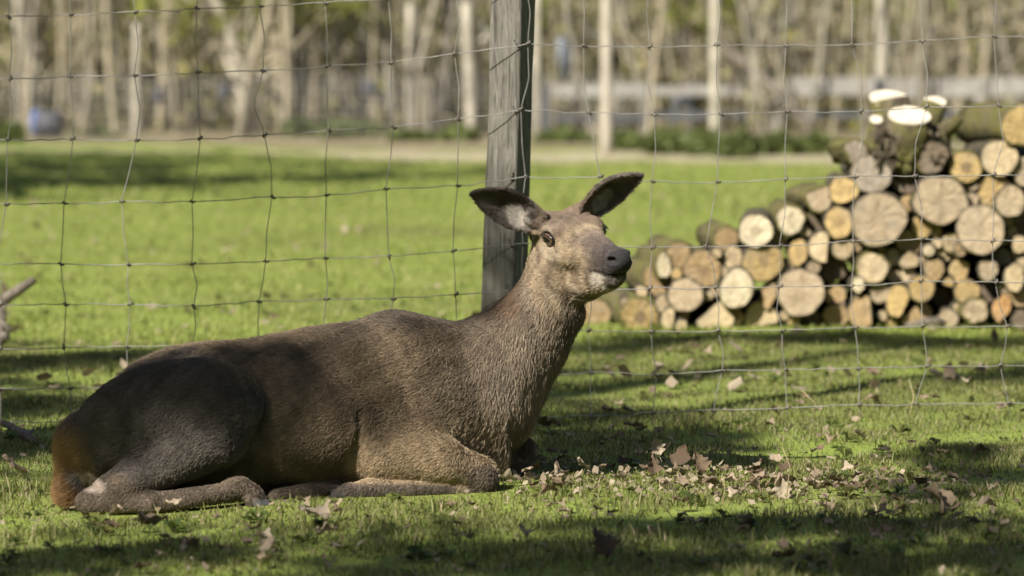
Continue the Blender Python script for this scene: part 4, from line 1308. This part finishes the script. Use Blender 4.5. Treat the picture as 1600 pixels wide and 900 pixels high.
# ------------------------------------------------------------------ grass
def grass(name, n, d0_, d1_, h0, h1, w0, power, margin, label, bright=1.0, pts=3, clump=True):
    u = RNG.random(n)
    if power == 0: d_ = d0_ + (d1_ - d0_) * u
    else: d_ = (d0_ ** power + (d1_ ** power - d0_ ** power) * u) ** (1 / power)
    x = RNG.uniform(-1, 1, n) * (.154 * d_ + margin)
    y = d_
    P0 = np.stack([x, y, np.zeros(n)], 1)
    dens = wob(P0, 3.1, 2) + .7 * wob(P0, 9.3, 4)
    keep = RNG.random(n) < .58 + .55 * dens
    keep &= ~under_deer(x, y)
    x, y, dens = x[keep], y[keep], dens[keep]
    n = len(x)
    z = ground_h(x, y)
    P0 = np.stack([x, y, np.zeros(n)], 1)
    tall = .75 + .45 * np.clip(wob(P0, 5.3, 6), -1, 1) 
    h = RNG.uniform(h0, h1, n) * np.clip(tall + .5 * np.clip(wob(P0, 1.9, 3), 0, 1), .3, 1.9)
    long_ = RNG.random(n) < .02
    h = np.where(long_, h * 1.8, h)
    h = np.where(beside_deer(x, y), h * .6, h)
    a = RNG.uniform(0, 6.28, n)
    lean = RNG.uniform(.15, 1.0, n) * h
    lx, ly = np.cos(a) * lean, np.sin(a) * lean
    b = a + RNG.uniform(.6, 2.5, n)
    w = w0 * RNG.uniform(.6, 1.4, n)
    wx, wy = np.cos(b) * w, np.sin(b) * w
    root_ = np.stack([x, y, z - .004], 1)
    mid = root_ + np.stack([lx * .35, ly * .35, h * .62], 1)
    tip = root_ + np.stack([lx, ly, h], 1)
    W_ = np.stack([wx, wy, 0 * wx], 1)
    if pts == 3:
        V = np.stack([root_ - W_, root_ + W_, mid + W_ * .8, mid - W_ * .8, tip], 1)
        i = np.arange(n)[:, None] * 5
        T = np.concatenate([i + np.array([[0, 1, 2]]), i + np.array([[0, 2, 3]]), i + np.array([[3, 2, 4]])])
        m = 5
    else:
        V = np.stack([root_ - W_, root_ + W_, tip], 1)
        T = np.arange(n)[:, None] * 3 + np.array([[0, 1, 2]]); m = 3
    k = RNG.random(n)[:, None]; g2 = np.clip(.5 + .6 * wob(P0, 2.3, 9), 0, 1)[:, None]
    c = np.array((.088, .106, .030)) * (1 - k) + np.array((.205, .222, .066)) * k
    c = c * (1 - .35 * g2) + .35 * g2 * np.array((.225, .225, .075))
    dry = (RNG.random(n) < .11 + .16 * np.clip(wob(P0, 4.1, 12), 0, 1))[:, None]
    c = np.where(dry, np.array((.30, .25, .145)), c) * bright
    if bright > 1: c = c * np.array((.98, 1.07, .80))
    ob = link(name, fast_mesh(name, V.reshape(-1, 3), T, np.repeat(c, m, 0)), M['grass'])
    return tag(ob, label, 'grass', kind='stuff')
grass('grass', 360000, 6.4, 13.6, .010, .034, .0016, 1.0, .55, 'short green grass around the hind and the fence', pts=3)
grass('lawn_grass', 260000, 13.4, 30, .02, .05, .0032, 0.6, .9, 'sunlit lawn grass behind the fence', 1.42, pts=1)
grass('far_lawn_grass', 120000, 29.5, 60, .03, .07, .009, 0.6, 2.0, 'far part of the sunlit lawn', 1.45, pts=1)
# broad-leaved weeds in the turf
def weeds():
    V = []; T = []; C = []; m = 0
    for k in range(420):
        g = G(RNG.uniform(-80, 1680), RNG.uniform(560, 930) if k < 330 else RNG.uniform(440, 560))
        if under_deer(np.array([g[0]]), np.array([g[1]]))[0] or beside_deer(np.array([g[0]]), np.array([g[1]]))[0]: continue
        z0 = float(ground_h(g[0], g[1])); sz = RNG.uniform(.012, .035)
        c0 = np.array((.07, .10, .025)) * RNG.uniform(.7, 1.5) + np.array((.03, .0, .0)) * RNG.random()
        for q in range(RNG.integers(5, 9)):
            a = RNG.uniform(0, 6.28); u = np.array((math.cos(a), math.sin(a), 0)); w = np.array((-u[1], u[0], 0)); up = RNG.uniform(.2, .9)
            b = np.array((g[0], g[1], z0 + .005)); mid = b + u * sz * .6 + np.array((0, 0, sz * up)); tip = b + u * sz * 1.2 + np.array((0, 0, sz * up * .6))
            V += [b, mid + w * sz * .32, tip, mid - w * sz * .32]; T.append((m, m + 1, m + 2, m + 3)); m += 4
            C += [c0 * RNG.uniform(.8, 1.2)] * 4
    tag(link('weeds', fast_mesh('weeds', np.array(V), T, np.array(C)), M['grass']), 'small broad leaved weeds growing in the turf', 'weeds', kind='stuff')
weeds()
# a few dead straws
mb = MB()
for px, py, h in ((1229, 778, .13), (1420, 655, .12), (1268, 660, .1), (828, 752, .06), (960, 700, .09), (700, 820, .06), (1130, 790, .07)):
    g = G(px, py)
    mb.tube([g, g + (RNG.normal(0, .01), RNG.normal(0, .01), h * .6), g + (RNG.normal(0, .02), RNG.normal(0, .02), h)], [.0016, .0013, .0008], 4)
tag(mb.build('dry_straw', plain('straw', (.42, .34, .2), .8)), 'thin dry straws standing in the grass', 'straw', kind='stuff')

# ------------------------------------------------------------------ far fence, rails, trees
BARK_PALE = (0.335, 0.305, 0.245); BARK_MID = (0.27, 0.235, 0.165); BARK_DARK = (0.10, 0.085, 0.062)
def far_post(px, py_base, py_top, wpx, label, lean=0):
    d_ = CAM_H * FPX / (py_base - 150.0)
    b = W(px, py_base, d_); t = W(px + lean, py_top, d_)
    b[2] = 0
    rt = root('far_post', tuple(b))
    tag(rt, label, 'post', 'tall posts of the far enclosure')
    r = wpx * d_ / FPX / 2
    mb = MB()
    k = np.linspace(0, 1, 7)[:, None]
    mb.tube(b - (0, 0, .2) + (t - b + (0, 0, .2)) * k, [r * (1.05 - .15 * q) for q in k[:, 0]], 12, c=BARK_PALE, rough=.05)
    mb.build('pole', M['twig'], rt)
    cp = MB(); cp.tube([t, t + (0, 0, r * .35)], [r * .9, r * .25], 12, c=tuple(x * .8 for x in BARK_PALE))
    cp.build('weathered_top', M['twig'], rt)
far_post(213, 216, 38, 13, 'thin pale post left of the lawn\'s far trees, topped below the picture edge')
far_post(643, 215, 8, 18, 'tall pale post right of the thick double pale trunk')
far_post(738, 214, 5, 18, 'tall pale post just left of the near wooden post', -10)
far_post(838, 221, -20, 15, 'tall pale post just right of the near wooden post')
far_post(948, 242, -60, 17, 'tall pale post above the hind\'s right ear')
far_post(1117, 232, -40, 16, 'tall pale post above the green shrubs')
far_post(1378, 214, -60, 22, 'tall pale post above the stump on the woodpile')
# netting of the enclosure: a thing with each wire a part
net = root('enclosure_netting', (0, 72, 0)); tag(net, 'grey wire netting between the far pale posts', 'fence')
for z in np.arange(.1, 1.45, .19):
    mb = MB(); mb.tube([(x, 73 + .2 * math.sin(x), z + .02 * math.sin(x * 1.3 + z)) for x in np.linspace(-13, 3, 25)], .008, 4); mb.build('line_wire', M['wire'], net)
vm = MB(); vm.tube([(0, 0, .03), (.01, 0, .7), (0, 0, 1.42)], .006, 4); vme = vm.mesh('stay_wire'); vme.materials.append(M['wire'])
for x in np.arange(-13, 3, .16):
    o = link('stay_wire', vme, None, net); o.location = (x, 73 + .2 * math.sin(x), 0)
# pale rail fence on the right and its posts
rf = root('rail_fence', (6, 95, 0)); tag(rf, 'pale wooden rail fence of the paddock behind the woodpile', 'fence')
M['rail'] = plain('pale_paint_wood', (0.25, 0.24, 0.215), .8, 0, 4)
M['darkrail'] = plain('dark_rail', (.07, .075, .085), .8, 0, 3)
for (xa, xb, ya, yb, dd) in ((6.4, 22, 121, 149, 80), (.8, 3.2, 131, 154, 79), (3.3, 5.6, 133, 150, 80.5)):
    za = W(800, yb, dd)[2]; zb = W(800, ya, dd)[2]
    x = xa
    while x < xb - .1:
        x2 = min(xb, x + 2.4)
        mb = MB(); mb.box((x, dd - .04, za + RNG.normal(0, .02)), (x2 - .02, dd + .04, zb + RNG.normal(0, .02))); mb.build('rail', M['rail'], rf, False)
        mb = MB(); mb.box((x, dd - .03, za - .55), (x2 - .02, dd + .03, za - .38)); mb.build('lower_rail', M['darkrail'], rf, False)
        mb = MB(); mb.box((x - .09, dd - .1, 0), (x + .09, dd - .045, zb - .05)); mb.build('upright', M['rail'] if RNG.random() < .6 else M['darkrail'], rf, False)
        x = x2
# things seen dimly under the far trees
def lathe(name, c, prof, mat, parent=None, axis=(0, 0, 1), seg=18):
    mb = MB(); ax = np.array(axis, float)
    mb.tube([np.array(c) + ax * h for h, r in prof], [r for h, r in prof], seg)
    return mb.build(name, mat, parent)
M['blue'] = plain('blue_plastic', (.10, .17, .42), .4)
M['darkplastic'] = plain('dark_plastic', (.045, .047, .06), .5)
M['paleblue'] = plain('pale_blue_sheet', (.19, .215, .24), .6)
c = W(78, 192, 78); rt = root('feed_tub', (c[0], 78, 0)); tag(rt, 'dark feed tub with a blue rim lying at the foot of the far left tree', 'tub')
lathe('tub_wall', (c[0] - .25, 78, .34), [(0, .30), (.03, .33), (.5, .30), (.52, .26)], M['darkplastic'], rt, (1, -.25, 0))
lathe('rim', (c[0] - .34, 78.02, .36), [(0, .25), (.02, .34), (.09, .35), (.10, .31)], M['blue'], rt, (1, -.25, 0))
def bucket(px, py, d_, r, label):
    c = W(px, py, d_); rt = root('hanging_bucket', tuple(c)); tag(rt, label, 'bucket', 'dark buckets hung among the far trees')
    lathe('pail', tuple(c - np.array((0, 0, r))), [(0, r * .75), (.01, r * .8), (2 * r, r), (2 * r + .01, r * .94)], M['darkplastic'], rt)
    mb = MB(); mb.tube([c + (math.cos(a) * r, 0, r + math.sin(a) * r * 1.1) for a in np.linspace(0, math.pi, 9)], .012, 5); mb.build('handle', M['darkplastic'], rt)
bucket(248, 150, 76, .14, 'small dark bucket hung by the left far trees')
bucket(350, 144, 76, .15, 'dark bucket on the leaning pale far trunk')
bucket(578, 138, 76, .17, 'dark bucket against the thick double pale trunk')
c = W(881, 92, 84); rt = root('tree_guard', (c[0], 84, 0)); tag(rt, 'pale blue upright plastic sheet beyond the fence right of the near post', 'sheet')
mb = MB(); mb.tube([(c[0], 84, 1.4), (c[0] + .02, 84, 2.0), (c[0] - .02, 84, 2.45)], [.17, .19, .16], 12); mb.build('sleeve', M['paleblue'], rt)
mb = MB(); mb.tube([(c[0] + .1, 84.1, -.1), (c[0] + .1, 84.1, 2.5)], .04, 6, c=BARK_MID); mb.build('stake', M['twig'], rt)
# dark long-legged bird with lowered neck, far off
def bird():
    d_ = 82.0
    c = W(1082, 148, d_)
    rt = root('large_bird', (c[0], d_, 0)); tag(rt, 'dark grey long legged bird with lowered neck under the far trees', 'bird')
    V0 = [c + np.array(v) for v in ((.36, 0, .05), (.27, 0, .12), (.0, 0, .02), (-.28, 0, -.13), (-.40, 0, -.22), (-.44, 0, -.42), (-.46, -.02, -.66), (-.50, -.04, -.78), (-.60, -.06, -.84))]
    r0 = [.06, .18, .25, .21, .13, .07, .055, .06, .02]
    mb = MB(); mb.tube(V0, r0, 14, rough=.06)
    mb.build('body', M['darkplumage'], rt)
    for s_ in (-.07, .07):
        b = c + np.array((-.02 + s_, s_, -.15)); mb = MB()
        k = np.array((b[0] + .06, b[1], .42)); ft = np.array((b[0] - .02, b[1], .03))
        mb.tube([b, (b + k) / 2, k, (k + ft) / 2, ft, ft + np.array((-.13, 0, -.02))], [.09, .06, .035, .026, .026, .015], 8); mb.build('leg', M['darkplumage'], rt)
M['darkplumage'] = plain('dark_plumage', (.075, .08, .09), .9, 0, 8)
bird()

def tree(px_b, py_b, px_t, wpx, label, bark, h=11.0, crown=True, limbs=10, seed=0, twcol=(.15, .125, .07), leafcol=(.20, .22, .05), xoff=None, name='tree', group='trees at the edge of the wood'):
    rng = np.random.default_rng(100 + seed)
    if xoff is None:
        d_ = CAM_H * FPX / (py_b - 150.0); b = W(px_b, py_b, d_); b[2] = 0
        top4 = W(px_t, 0, d_)
        slope = (top4[0] - b[0]) / max(top4[2], .5)
        r = wpx * d_ / FPX / 2
    else:
        b = np.array((xoff[0], xoff[1], 0.0)); slope = xoff[2]; r = xoff[3]; d_ = b[1]
    rt = root(name, tuple(b)); tag(rt, label, 'tree', group)
    n = 12
    zs_ = np.linspace(-.2, h, n)
    ph = rng.uniform(0, 6)
    def cen(z): return b + np.array((slope * min(z, 5) + .17 * math.sin(z * 1.1 + ph) * min(1, z / 1.5), .1 * math.sin(z * .7 + ph * 2), z))
    tr = MB()
    tr.tube([cen(z) for z in zs_], [r * (1.25 if z < 0 else (1.0 - .78 * z / h)) for z in zs_], 10, c=bark, rough=.07)
    ends = []
    for k in range(limbs):
        z0 = .9 + (h * .9 - .9) * rng.random() ** 1.5; a = rng.uniform(0, 6.28); L_ = (h - z0) * .35 + rng.uniform(.5, 1.4)
        p = cen(z0); pts = [p]
        dirv = np.array((math.cos(a), math.sin(a), rng.uniform(.2, 1.0)))
        for q in range(4):
            dirv = dirv + rng.normal(0, .22, 3); dirv[2] += .08
            pts.append(pts[-1] + dirv / np.linalg.norm(dirv) * L_ / 4)
        r0 = r * (1 - .78 * z0 / h) * .5
        tr.tube(pts, [r0, r0 * .8, r0 * .55, r0 * .35, r0 * .15], 6, c=bark)
        ends += pts[1:]
    tr.build('trunk', M['twig'], rt)
    if crown:
        cr = MB(); V = []; C = []; T = []
        m = 0
        ends = np.array([e for e in ends if e[2] > 2.7])
        for e in ends:
            for q in range(7):
                dv = rng.normal(0, 1, 3); dv /= np.linalg.norm(dv); dv[2] = dv[2] * .8 + .1
                p2 = e + dv * rng.uniform(.35, 1.0)
                cr.tube([e, (e + p2) / 2 + rng.normal(0, .06, 3), p2], [.012, .009, .003], 3, False, c=twcol)
                for u in range(7):
                    c_ = e + (p2 - e) * rng.random() + rng.normal(0, .09, 3); s_ = rng.uniform(.03, .07)
                    ax = rng.normal(0, 1, (2, 3)) * s_
                    cr.add([c_ - ax[0], c_ + ax[1], c_ + ax[0], c_ - ax[1]], [(0, 1, 2, 3)], np.array(leafcol) * rng.uniform(.6, 1.3))
        cr.build('crown', M['leaf'], rt, False)
    return rt
FAR = [
 (52, 205, 22, 22, 'pale far tree with leaning twin stem at the left edge', BARK_PALE),
 (60, 203, 50, 20, 'pale straight stem beside the leaning one at the left edge', BARK_PALE),
 (80, 198, 82, 12, 'short looking pale tree right of the leftmost twin stems', BARK_MID),
 (130, 200, 118, 14, 'dim brown tree between the left edge and the thin pale post', BARK_MID),
 (271, 198, 258, 16, 'pale beige tree right of the thin pale post', BARK_PALE),
 (300, 196, 285, 12, 'thin beige tree right of the pale beige one', BARK_MID),
 (388, 212, 338, 24, 'pale tree leaning strongly to the left', BARK_PALE),
 (378, 214, 415, 17, 'mossy trunk crossing the base of the left leaning pale tree', BARK_MID),
 (446, 212, 412, 20, 'light trunk leaning left above the dark path shadow', BARK_MID),
 (450, 209, 438, 16, 'olive trunk left of the dark one', BARK_MID),
 (488, 204, 486, 15, 'dark trunk above the left green shrubs', BARK_DARK),
 (563, 207, 563, 18, 'left stem of the thick double pale tree', BARK_PALE),
 (577, 204, 577, 20, 'right stem of the thick double pale tree', BARK_PALE),
 (604, 208, 600, 14, 'beige tree between the double pale tree and the tall post', BARK_PALE),
 (694, 207, 691, 23, 'pale tree between two tall posts left of the near post', BARK_PALE),
 (1090, 206, 1060, 14, 'dark forked tree behind the grey bird', BARK_DARK),
 (1163, 214, 1120, 13, 'dark leaning tree above the right green shrubs', BARK_DARK),
 (1500, 208, 1498, 14, 'brown tree behind the top of the woodpile', BARK_MID),
 (1000, 200, 1010, 12, 'slim brown tree right of the post above the hind\'s ear', BARK_MID),
 (1250, 200, 1240, 14, 'olive tree behind the leaning pale branch', BARK_MID),
]
for i, a in enumerate(FAR):
    tree(*a, seed=i, h=RNG.uniform(8, 13))
stick('leaning_branch', [W(1125, 70, 80), W(1180, 112, 79), W(1225, 150, 78), W(1268, 205, 77)], [.08, .11, .10, .07], M['stick'], 'pale broken trunk leaning across the trees behind the fence, right half')

def shrub(px, py, wpx, hpx, label, seed):
    rng = np.random.default_rng(400 + seed)
    d_ = CAM_H * FPX / (py - 150.0); b = W(px, py, d_); b[2] = 0
    rx = wpx * d_ / FPX / 2; h = .85 * hpx * d_ / FPX
    rt = root('shrub', tuple(b)); tag(rt, label, 'shrub', 'green shrubs below the far trees')
    st = MB()
    for k in range(9):
        a = rng.uniform(0, 6.28); q = np.array((math.cos(a) * rx * rng.uniform(.2, .8), math.sin(a) * rx * .4, h * rng.uniform(.5, .95)))
        st.tube([b, b + q * .5 + rng.normal(0, .04, 3), b + q], [.015, .012, .004], 4, c=(.12, .10, .05))
    st.build('stems', M['twig'], rt)
    n = int(1500 * min(2.0, rx))
    c = rng.normal(0, 1, (n, 3)); c /= np.linalg.norm(c, axis=1)[:, None]; c *= rng.random((n, 1)) ** .45
    lump = 1 + .3 * np.sin(c[:, :1] * 7 + seed) * np.sin(c[:, 2:] * 5)
    P_ = b + c * lump * np.array((rx, rx * .55, h * .55)) + np.array((0, 0, h * .5))
    P_[:, 2] = np.abs(P_[:, 2])
    ax = rng.normal(0, .055, (n, 2, 3))
    V = np.stack([P_ - ax[:, 0], P_ + ax[:, 1], P_ + ax[:, 0], P_ - ax[:, 1]], 1).reshape(-1, 3)
    k = rng.random((n, 1))
    col = np.array((.075, .10, .032)) * (1 - k) + np.array((.17, .20, .065)) * k
    link('crown', fast_mesh('crown', V, np.arange(4 * n).reshape(-1, 4), np.repeat(col, 4, 0)), M['leaf'], rt)
for i, (x, y, w_, h_, lb) in enumerate([
    (470, 216, 62, 36, 'small green shrub left of the double pale tree'), (520, 219, 58, 34, 'bright green shrub in the middle of the left group'),
    (568, 217, 60, 30, 'dark green shrub below the double pale tree'), (640, 222, 70, 20, 'low green growth at the foot of the tall post'), (715, 222, 70, 24, 'low green growth left of the near post'),
    (880, 224, 90, 22, 'low green growth right of the near post'), (975, 236, 70, 32, 'green shrub at the foot of the post above the hind\'s ear'),
    (1035, 244, 72, 46, 'dark green shrub left of the post above the shrubs'), (1095, 246, 60, 44, 'dark green shrub at the foot of the post above the shrubs'),
    (1150, 249, 74, 46, 'darkest green shrub right of the post above the shrubs'), (1215, 245, 80, 38, 'lighter green shrub behind the left slope of the woodpile'),
    (1275, 244, 60, 36, 'green shrub touching the top of the left slope of the woodpile'), (1530, 222, 110, 34, 'green shrub seen over the top right of the woodpile'),
    (10, 222, 60, 34, 'green shrub at the left edge below the twin pale stems'), (150, 216, 70, 14, 'low green growth left of the thin pale post')]):
    shrub(x, y, w_, h_, lb, i)

# the wood behind, a mass of stems, twigs and budding brush
def woodland():
    rng = np.random.default_rng(77)
    tr = MB()
    for k in range(480):
        y = rng.uniform(88, 150) if k < 330 else rng.uniform(76, 90); x = rng.uniform(-1, 1) * (.17 * y + 10)
        h = rng.uniform(6, 15); r = rng.uniform(.04, .16) if k < 330 else rng.uniform(.02, .07); sl = rng.normal(0, .10)
        col = np.array(BARK_PALE) * rng.uniform(.35, 1.05) if rng.random() < .4 else np.array(BARK_MID) * rng.uniform(.5, 1.2)
        tr.tube([(x + sl * z + .1 * math.sin(z + k), y, z) for z in (0, 1.5, 3, 5, h)], [r * 1.1, r, r * .9, r * .75, r * .2], 6, False, c=col)
    for k in range(5200):
        y = rng.uniform(84, 130); x = rng.uniform(-1, 1) * (.17 * y + 8)
        z = rng.uniform(0, 5.5); dv = rng.normal(0, 1, 3) * np.array((.8, .5, 1.0)); dv[2] = abs(dv[2]); L_ = rng.uniform(.6, 2.2); dv *= L_ / np.linalg.norm(dv)
        p = np.array((x, y, z))
        col = np.array((.38, .335, .225)) * rng.uniform(.3, 1.15)
        tr.tube([p, p + dv * .5 + rng.normal(0, .1, 3), p + dv], [.03, .022, .008], 3, False, c=col)
    o = tr.build('woodland_stems', M['twig']); tag(o, 'dense brown stems and twigs of the far wood', 'wood', kind='stuff')
    n = 90000
    y = rng.uniform(92, 150, n); x = rng.uniform(-1, 1, n) * (.17 * y + 12); z = rng.random(n) ** 1.2 * 12
    P_ = np.stack([x, y, z], 1)
    dn = wob(P_, .55, 1) + .6 * wob(P_, 1.4, 2)
    P_ = P_[rng.random(n) < .5 + .5 * dn]; n = len(P_)
    ax = rng.normal(0, .13, (n, 2, 3))
    V = np.stack([P_ - ax[:, 0], P_ + ax[:, 1], P_ + ax[:, 0], P_ - ax[:, 1]], 1).reshape(-1, 3)
    g = np.clip(.5 + .7 * wob(P_, .35, 5), 0, 1)[:, None]; k = rng.random((n, 1))
    col = (np.array((.20, .168, .095)) * (1 - g) + np.array((.23, .235, .06)) * g) * (.22 + 1.1 * k)
    o = link('woodland_brush', fast_mesh('woodland_brush', V, np.arange(4 * n).reshape(-1, 4), np.repeat(col, 4, 0)), M['leaf'])
    tag(o, 'olive and brown budding brush of the far wood', 'wood', kind='stuff')
woodland()

# ------------------------------------------------------------------ trees standing left of and behind the viewer, whose shade falls into the picture
def sun_back(p, h):
    """Point at height h on the sun ray through p."""
    k = (h - p[2]) / math.tan(SUN_EL)
    return np.array((p[0] - SHX * k, p[1] - SHY * k, h))
def shade_tree(base, r, h, spots, label, seed):
    """spots: (point on the site, height of the clump, clump radius, leaf count)."""
    rng = np.random.default_rng(800 + seed)
    b = np.array((base[0], base[1], 0.0))
    rt = root('tree', tuple(b)); tag(rt, label, 'tree', 'trees beyond the left of the picture')
    tr = MB()
    tr.tube([b + np.array((.08 * math.sin(z * .8 + seed), .08 * math.cos(z * .6), z)) for z in np.linspace(-.2, h, 12)], [r * (1.15 - .95 * k) for k in np.linspace(0, 1, 12)], 12, c=BARK_MID, rough=.06)
    V = []; C = []
    for (p, hh, cr, n) in spots:  # each leaf clump is placed on a sun ray to shade p
        c = sun_back(np.array(p, float), hh)
        a = b + np.array((0, 0, max(1.8, hh - .45 * np.linalg.norm((c - b)[:2]))))
        tr.tube([a, a * .6 + c * .4 + (0, 0, .3), a * .25 + c * .75 + (0, 0, .25), c], [.03, .02, .013, .008], 6, c=BARK_MID)
        for q in range(14):
            dv = rng.normal(0, 1, 3); dv *= cr * rng.uniform(.4, 1.1) / np.linalg.norm(dv)
            s0 = a * .12 + c * .88
            tr.tube([s0, (s0 + c + dv) / 2 + rng.normal(0, .05, 3), c + dv], [.02, .013, .005], 4, False, c=BARK_MID)
        o = rng.normal(0, 1, (n, 3)); o /= np.linalg.norm(o, axis=1)[:, None]; o *= cr * rng.random((n, 1)) ** .5
        P_ = c + o
        ax = rng.normal(0, .028, (n, 2, 3))
        V.append(np.stack([P_ - ax[:, 0], P_ + ax[:, 1], P_ + ax[:, 0], P_ - ax[:, 1]], 1).reshape(-1, 3))
        C.append(np.repeat(np.array((.09, .12, .03)) * rng.uniform(.6, 1.3, (n, 1)), 4, 0))
    tr.build('trunk', M['twig'], rt)
    V = np.concatenate(V); C = np.concatenate(C)
    link('crown', fast_mesh('crown', V, np.arange(len(V)).reshape(-1, 4), C), M['leaf'], rt)
def g_(px, py, z=0.0):
    p = G(px, py); p[2] = z; return p
front = [(g_(x, y), 6.0 + .3 * (i % 4), rad, n) for i, (x, y, rad, n) in enumerate([
    (60, 880, .22, 160), (560, 900, .22, 120), (820, 880, .22, 160), (980, 822, .16, 95), (1100, 826, .16, 100), (1220, 824, .16, 100), (1340, 828, .16, 90), (1460, 836, .18, 90),
    (250, 850, .34, 70), (480, 862, .34, 70), (700, 850, .34, 80), (900, 880, .34, 80), (1120, 870, .34, 70), (1330, 862, .34, 70), (1530, 820, .34, 90), (1440, 770, .25, 60),
    (1050, 890, .2, 100), (1350, 900, .22, 110), (1570, 880, .24, 130), (1600, 735, .26, 260), (1500, 700, .2, 120)])]
shade_tree((-3.2, 0.8), .16, 9.0, front, 'branching tree left of the viewer, outside the picture', 1)
body = [(B(x, y, -.12), 6.6 + .3 * (i % 3), rad, n) for i, (x, y, rad, n) in enumerate([
    (150, 700, .16, 120), (280, 630, .18, 90), (520, 600, .20, 35), (470, 730, .16, 70)])]
body += [(g_(x, y), 6.0 + .4 * (i % 3), rad, n) for i, (x, y, rad, n) in enumerate([(-60, 700, .4, 900), (40, 640, .35, 600), (60, 575, .4, 500), (200, 560, .3, 260), (-150, 620, .5, 700)])]
shade_tree((-6.6, 3.6), .24, 9.5, body, 'budding tree left of the hind, outside the picture', 2)
pile = [(g_(x, y), 7.5 + .4 * (i % 3), rad, n) for i, (x, y, rad, n) in enumerate([
    (1050, 533, .36, 420), (1300, 533, .36, 460), (1500, 536, .36, 460), (1600, 590, .4, 300), (960, 545, .3, 160), (860, 680, .10, 230), (930, 678, .10, 230), (1000, 678, .10, 230), (1070, 680, .10, 230), (1130, 684, .09, 200), (880, 697, .09, 200), (950, 696, .09, 200), (1020, 697, .09, 200), (1090, 699, .09, 200), (1150, 703, .08, 160), (850, 712, .08, 170), (910, 712, .08, 170), (970, 712, .08, 170), (1030, 711, .08, 170), (860, 727, .07, 140), (910, 727, .07, 140), (955, 726, .07, 140)])]  # small clumps right of the chest added to thicken the hind's shadow
shade_tree((-5.3, 4.6), .2, 10.5, pile, 'slender budding tree near the fence, outside the picture', 3)
for i, (px, py, s_, r, h) in enumerate([(0, 311, 6.0, .40, 12.5), (0, 238, 9.0, .7, 13.0), (-100, 262, 12, .35, 16)]):
    g = G(px, py); b = (g[0] - SHX * s_, g[1] - SHY * s_)
    tree(0, 0, 0, 0, ['thick trunk casting the long shade band over the lawn', 'old trunk casting shade at the far lawn edge', 'slim trunk far left of the lawn'][i], BARK_MID, h=h, seed=60 + i, limbs=5, xoff=(b[0], b[1], 0.0, r), crown=False, group='trees beyond the left of the picture')

# unseen wood round the clearing, added to cut low sky light
def unseen_wood():
    rng = np.random.default_rng(91)
    n = 70000
    a = rng.uniform(R(-12), R(252), n)        # from the right of the picture round behind the viewer to its left
    rad = rng.uniform(24, 44, n)
    z = rng.random(n) ** .9 * 13
    P_ = np.stack([20 * 0 + np.cos(a - R(0)) * rad, 8 - np.sin(a) * rad, z], 1)
    P_ = P_[rng.random(n) < .6 + .5 * wob(P_, .5, 3)]; n = len(P_)
    ax = rng.normal(0, .26, (n, 2, 3))
    V = np.stack([P_ - ax[:, 0], P_ + ax[:, 1], P_ + ax[:, 0], P_ - ax[:, 1]], 1).reshape(-1, 3)
    col = (np.array((.11, .09, .05)) + rng.random((n, 1)) * np.array((.05, .07, .0))) * rng.uniform(.6, 1.2, (n, 1))
    o = link('unseen_wood', fast_mesh('unseen_wood', V, np.arange(4 * n).reshape(-1, 4), np.repeat(col, 4, 0)), M['leaf'])
    tag(o, 'unseen budding wood added around the clearing to block low sky light', 'wood', kind='stuff')
    tr = MB()
    for k in range(150):
        t = rng.uniform(R(-12), R(252)); r_ = rng.uniform(23, 44); x, y = math.cos(t) * r_, 8 - math.sin(t) * r_
        h = rng.uniform(8, 14); q = rng.uniform(.08, .22)
        tr.tube([(x + .1 * math.sin(z + k), y, z) for z in (0, 3, 6, h)], [q * 1.1, q, q * .8, q * .2], 7, False, c=np.array(BARK_MID) * rng.uniform(.6, 1.2))
    tag(tr.build('unseen_stems', M['twig']), 'stems of the unseen wood added around the clearing', 'wood', kind='stuff')
unseen_wood()
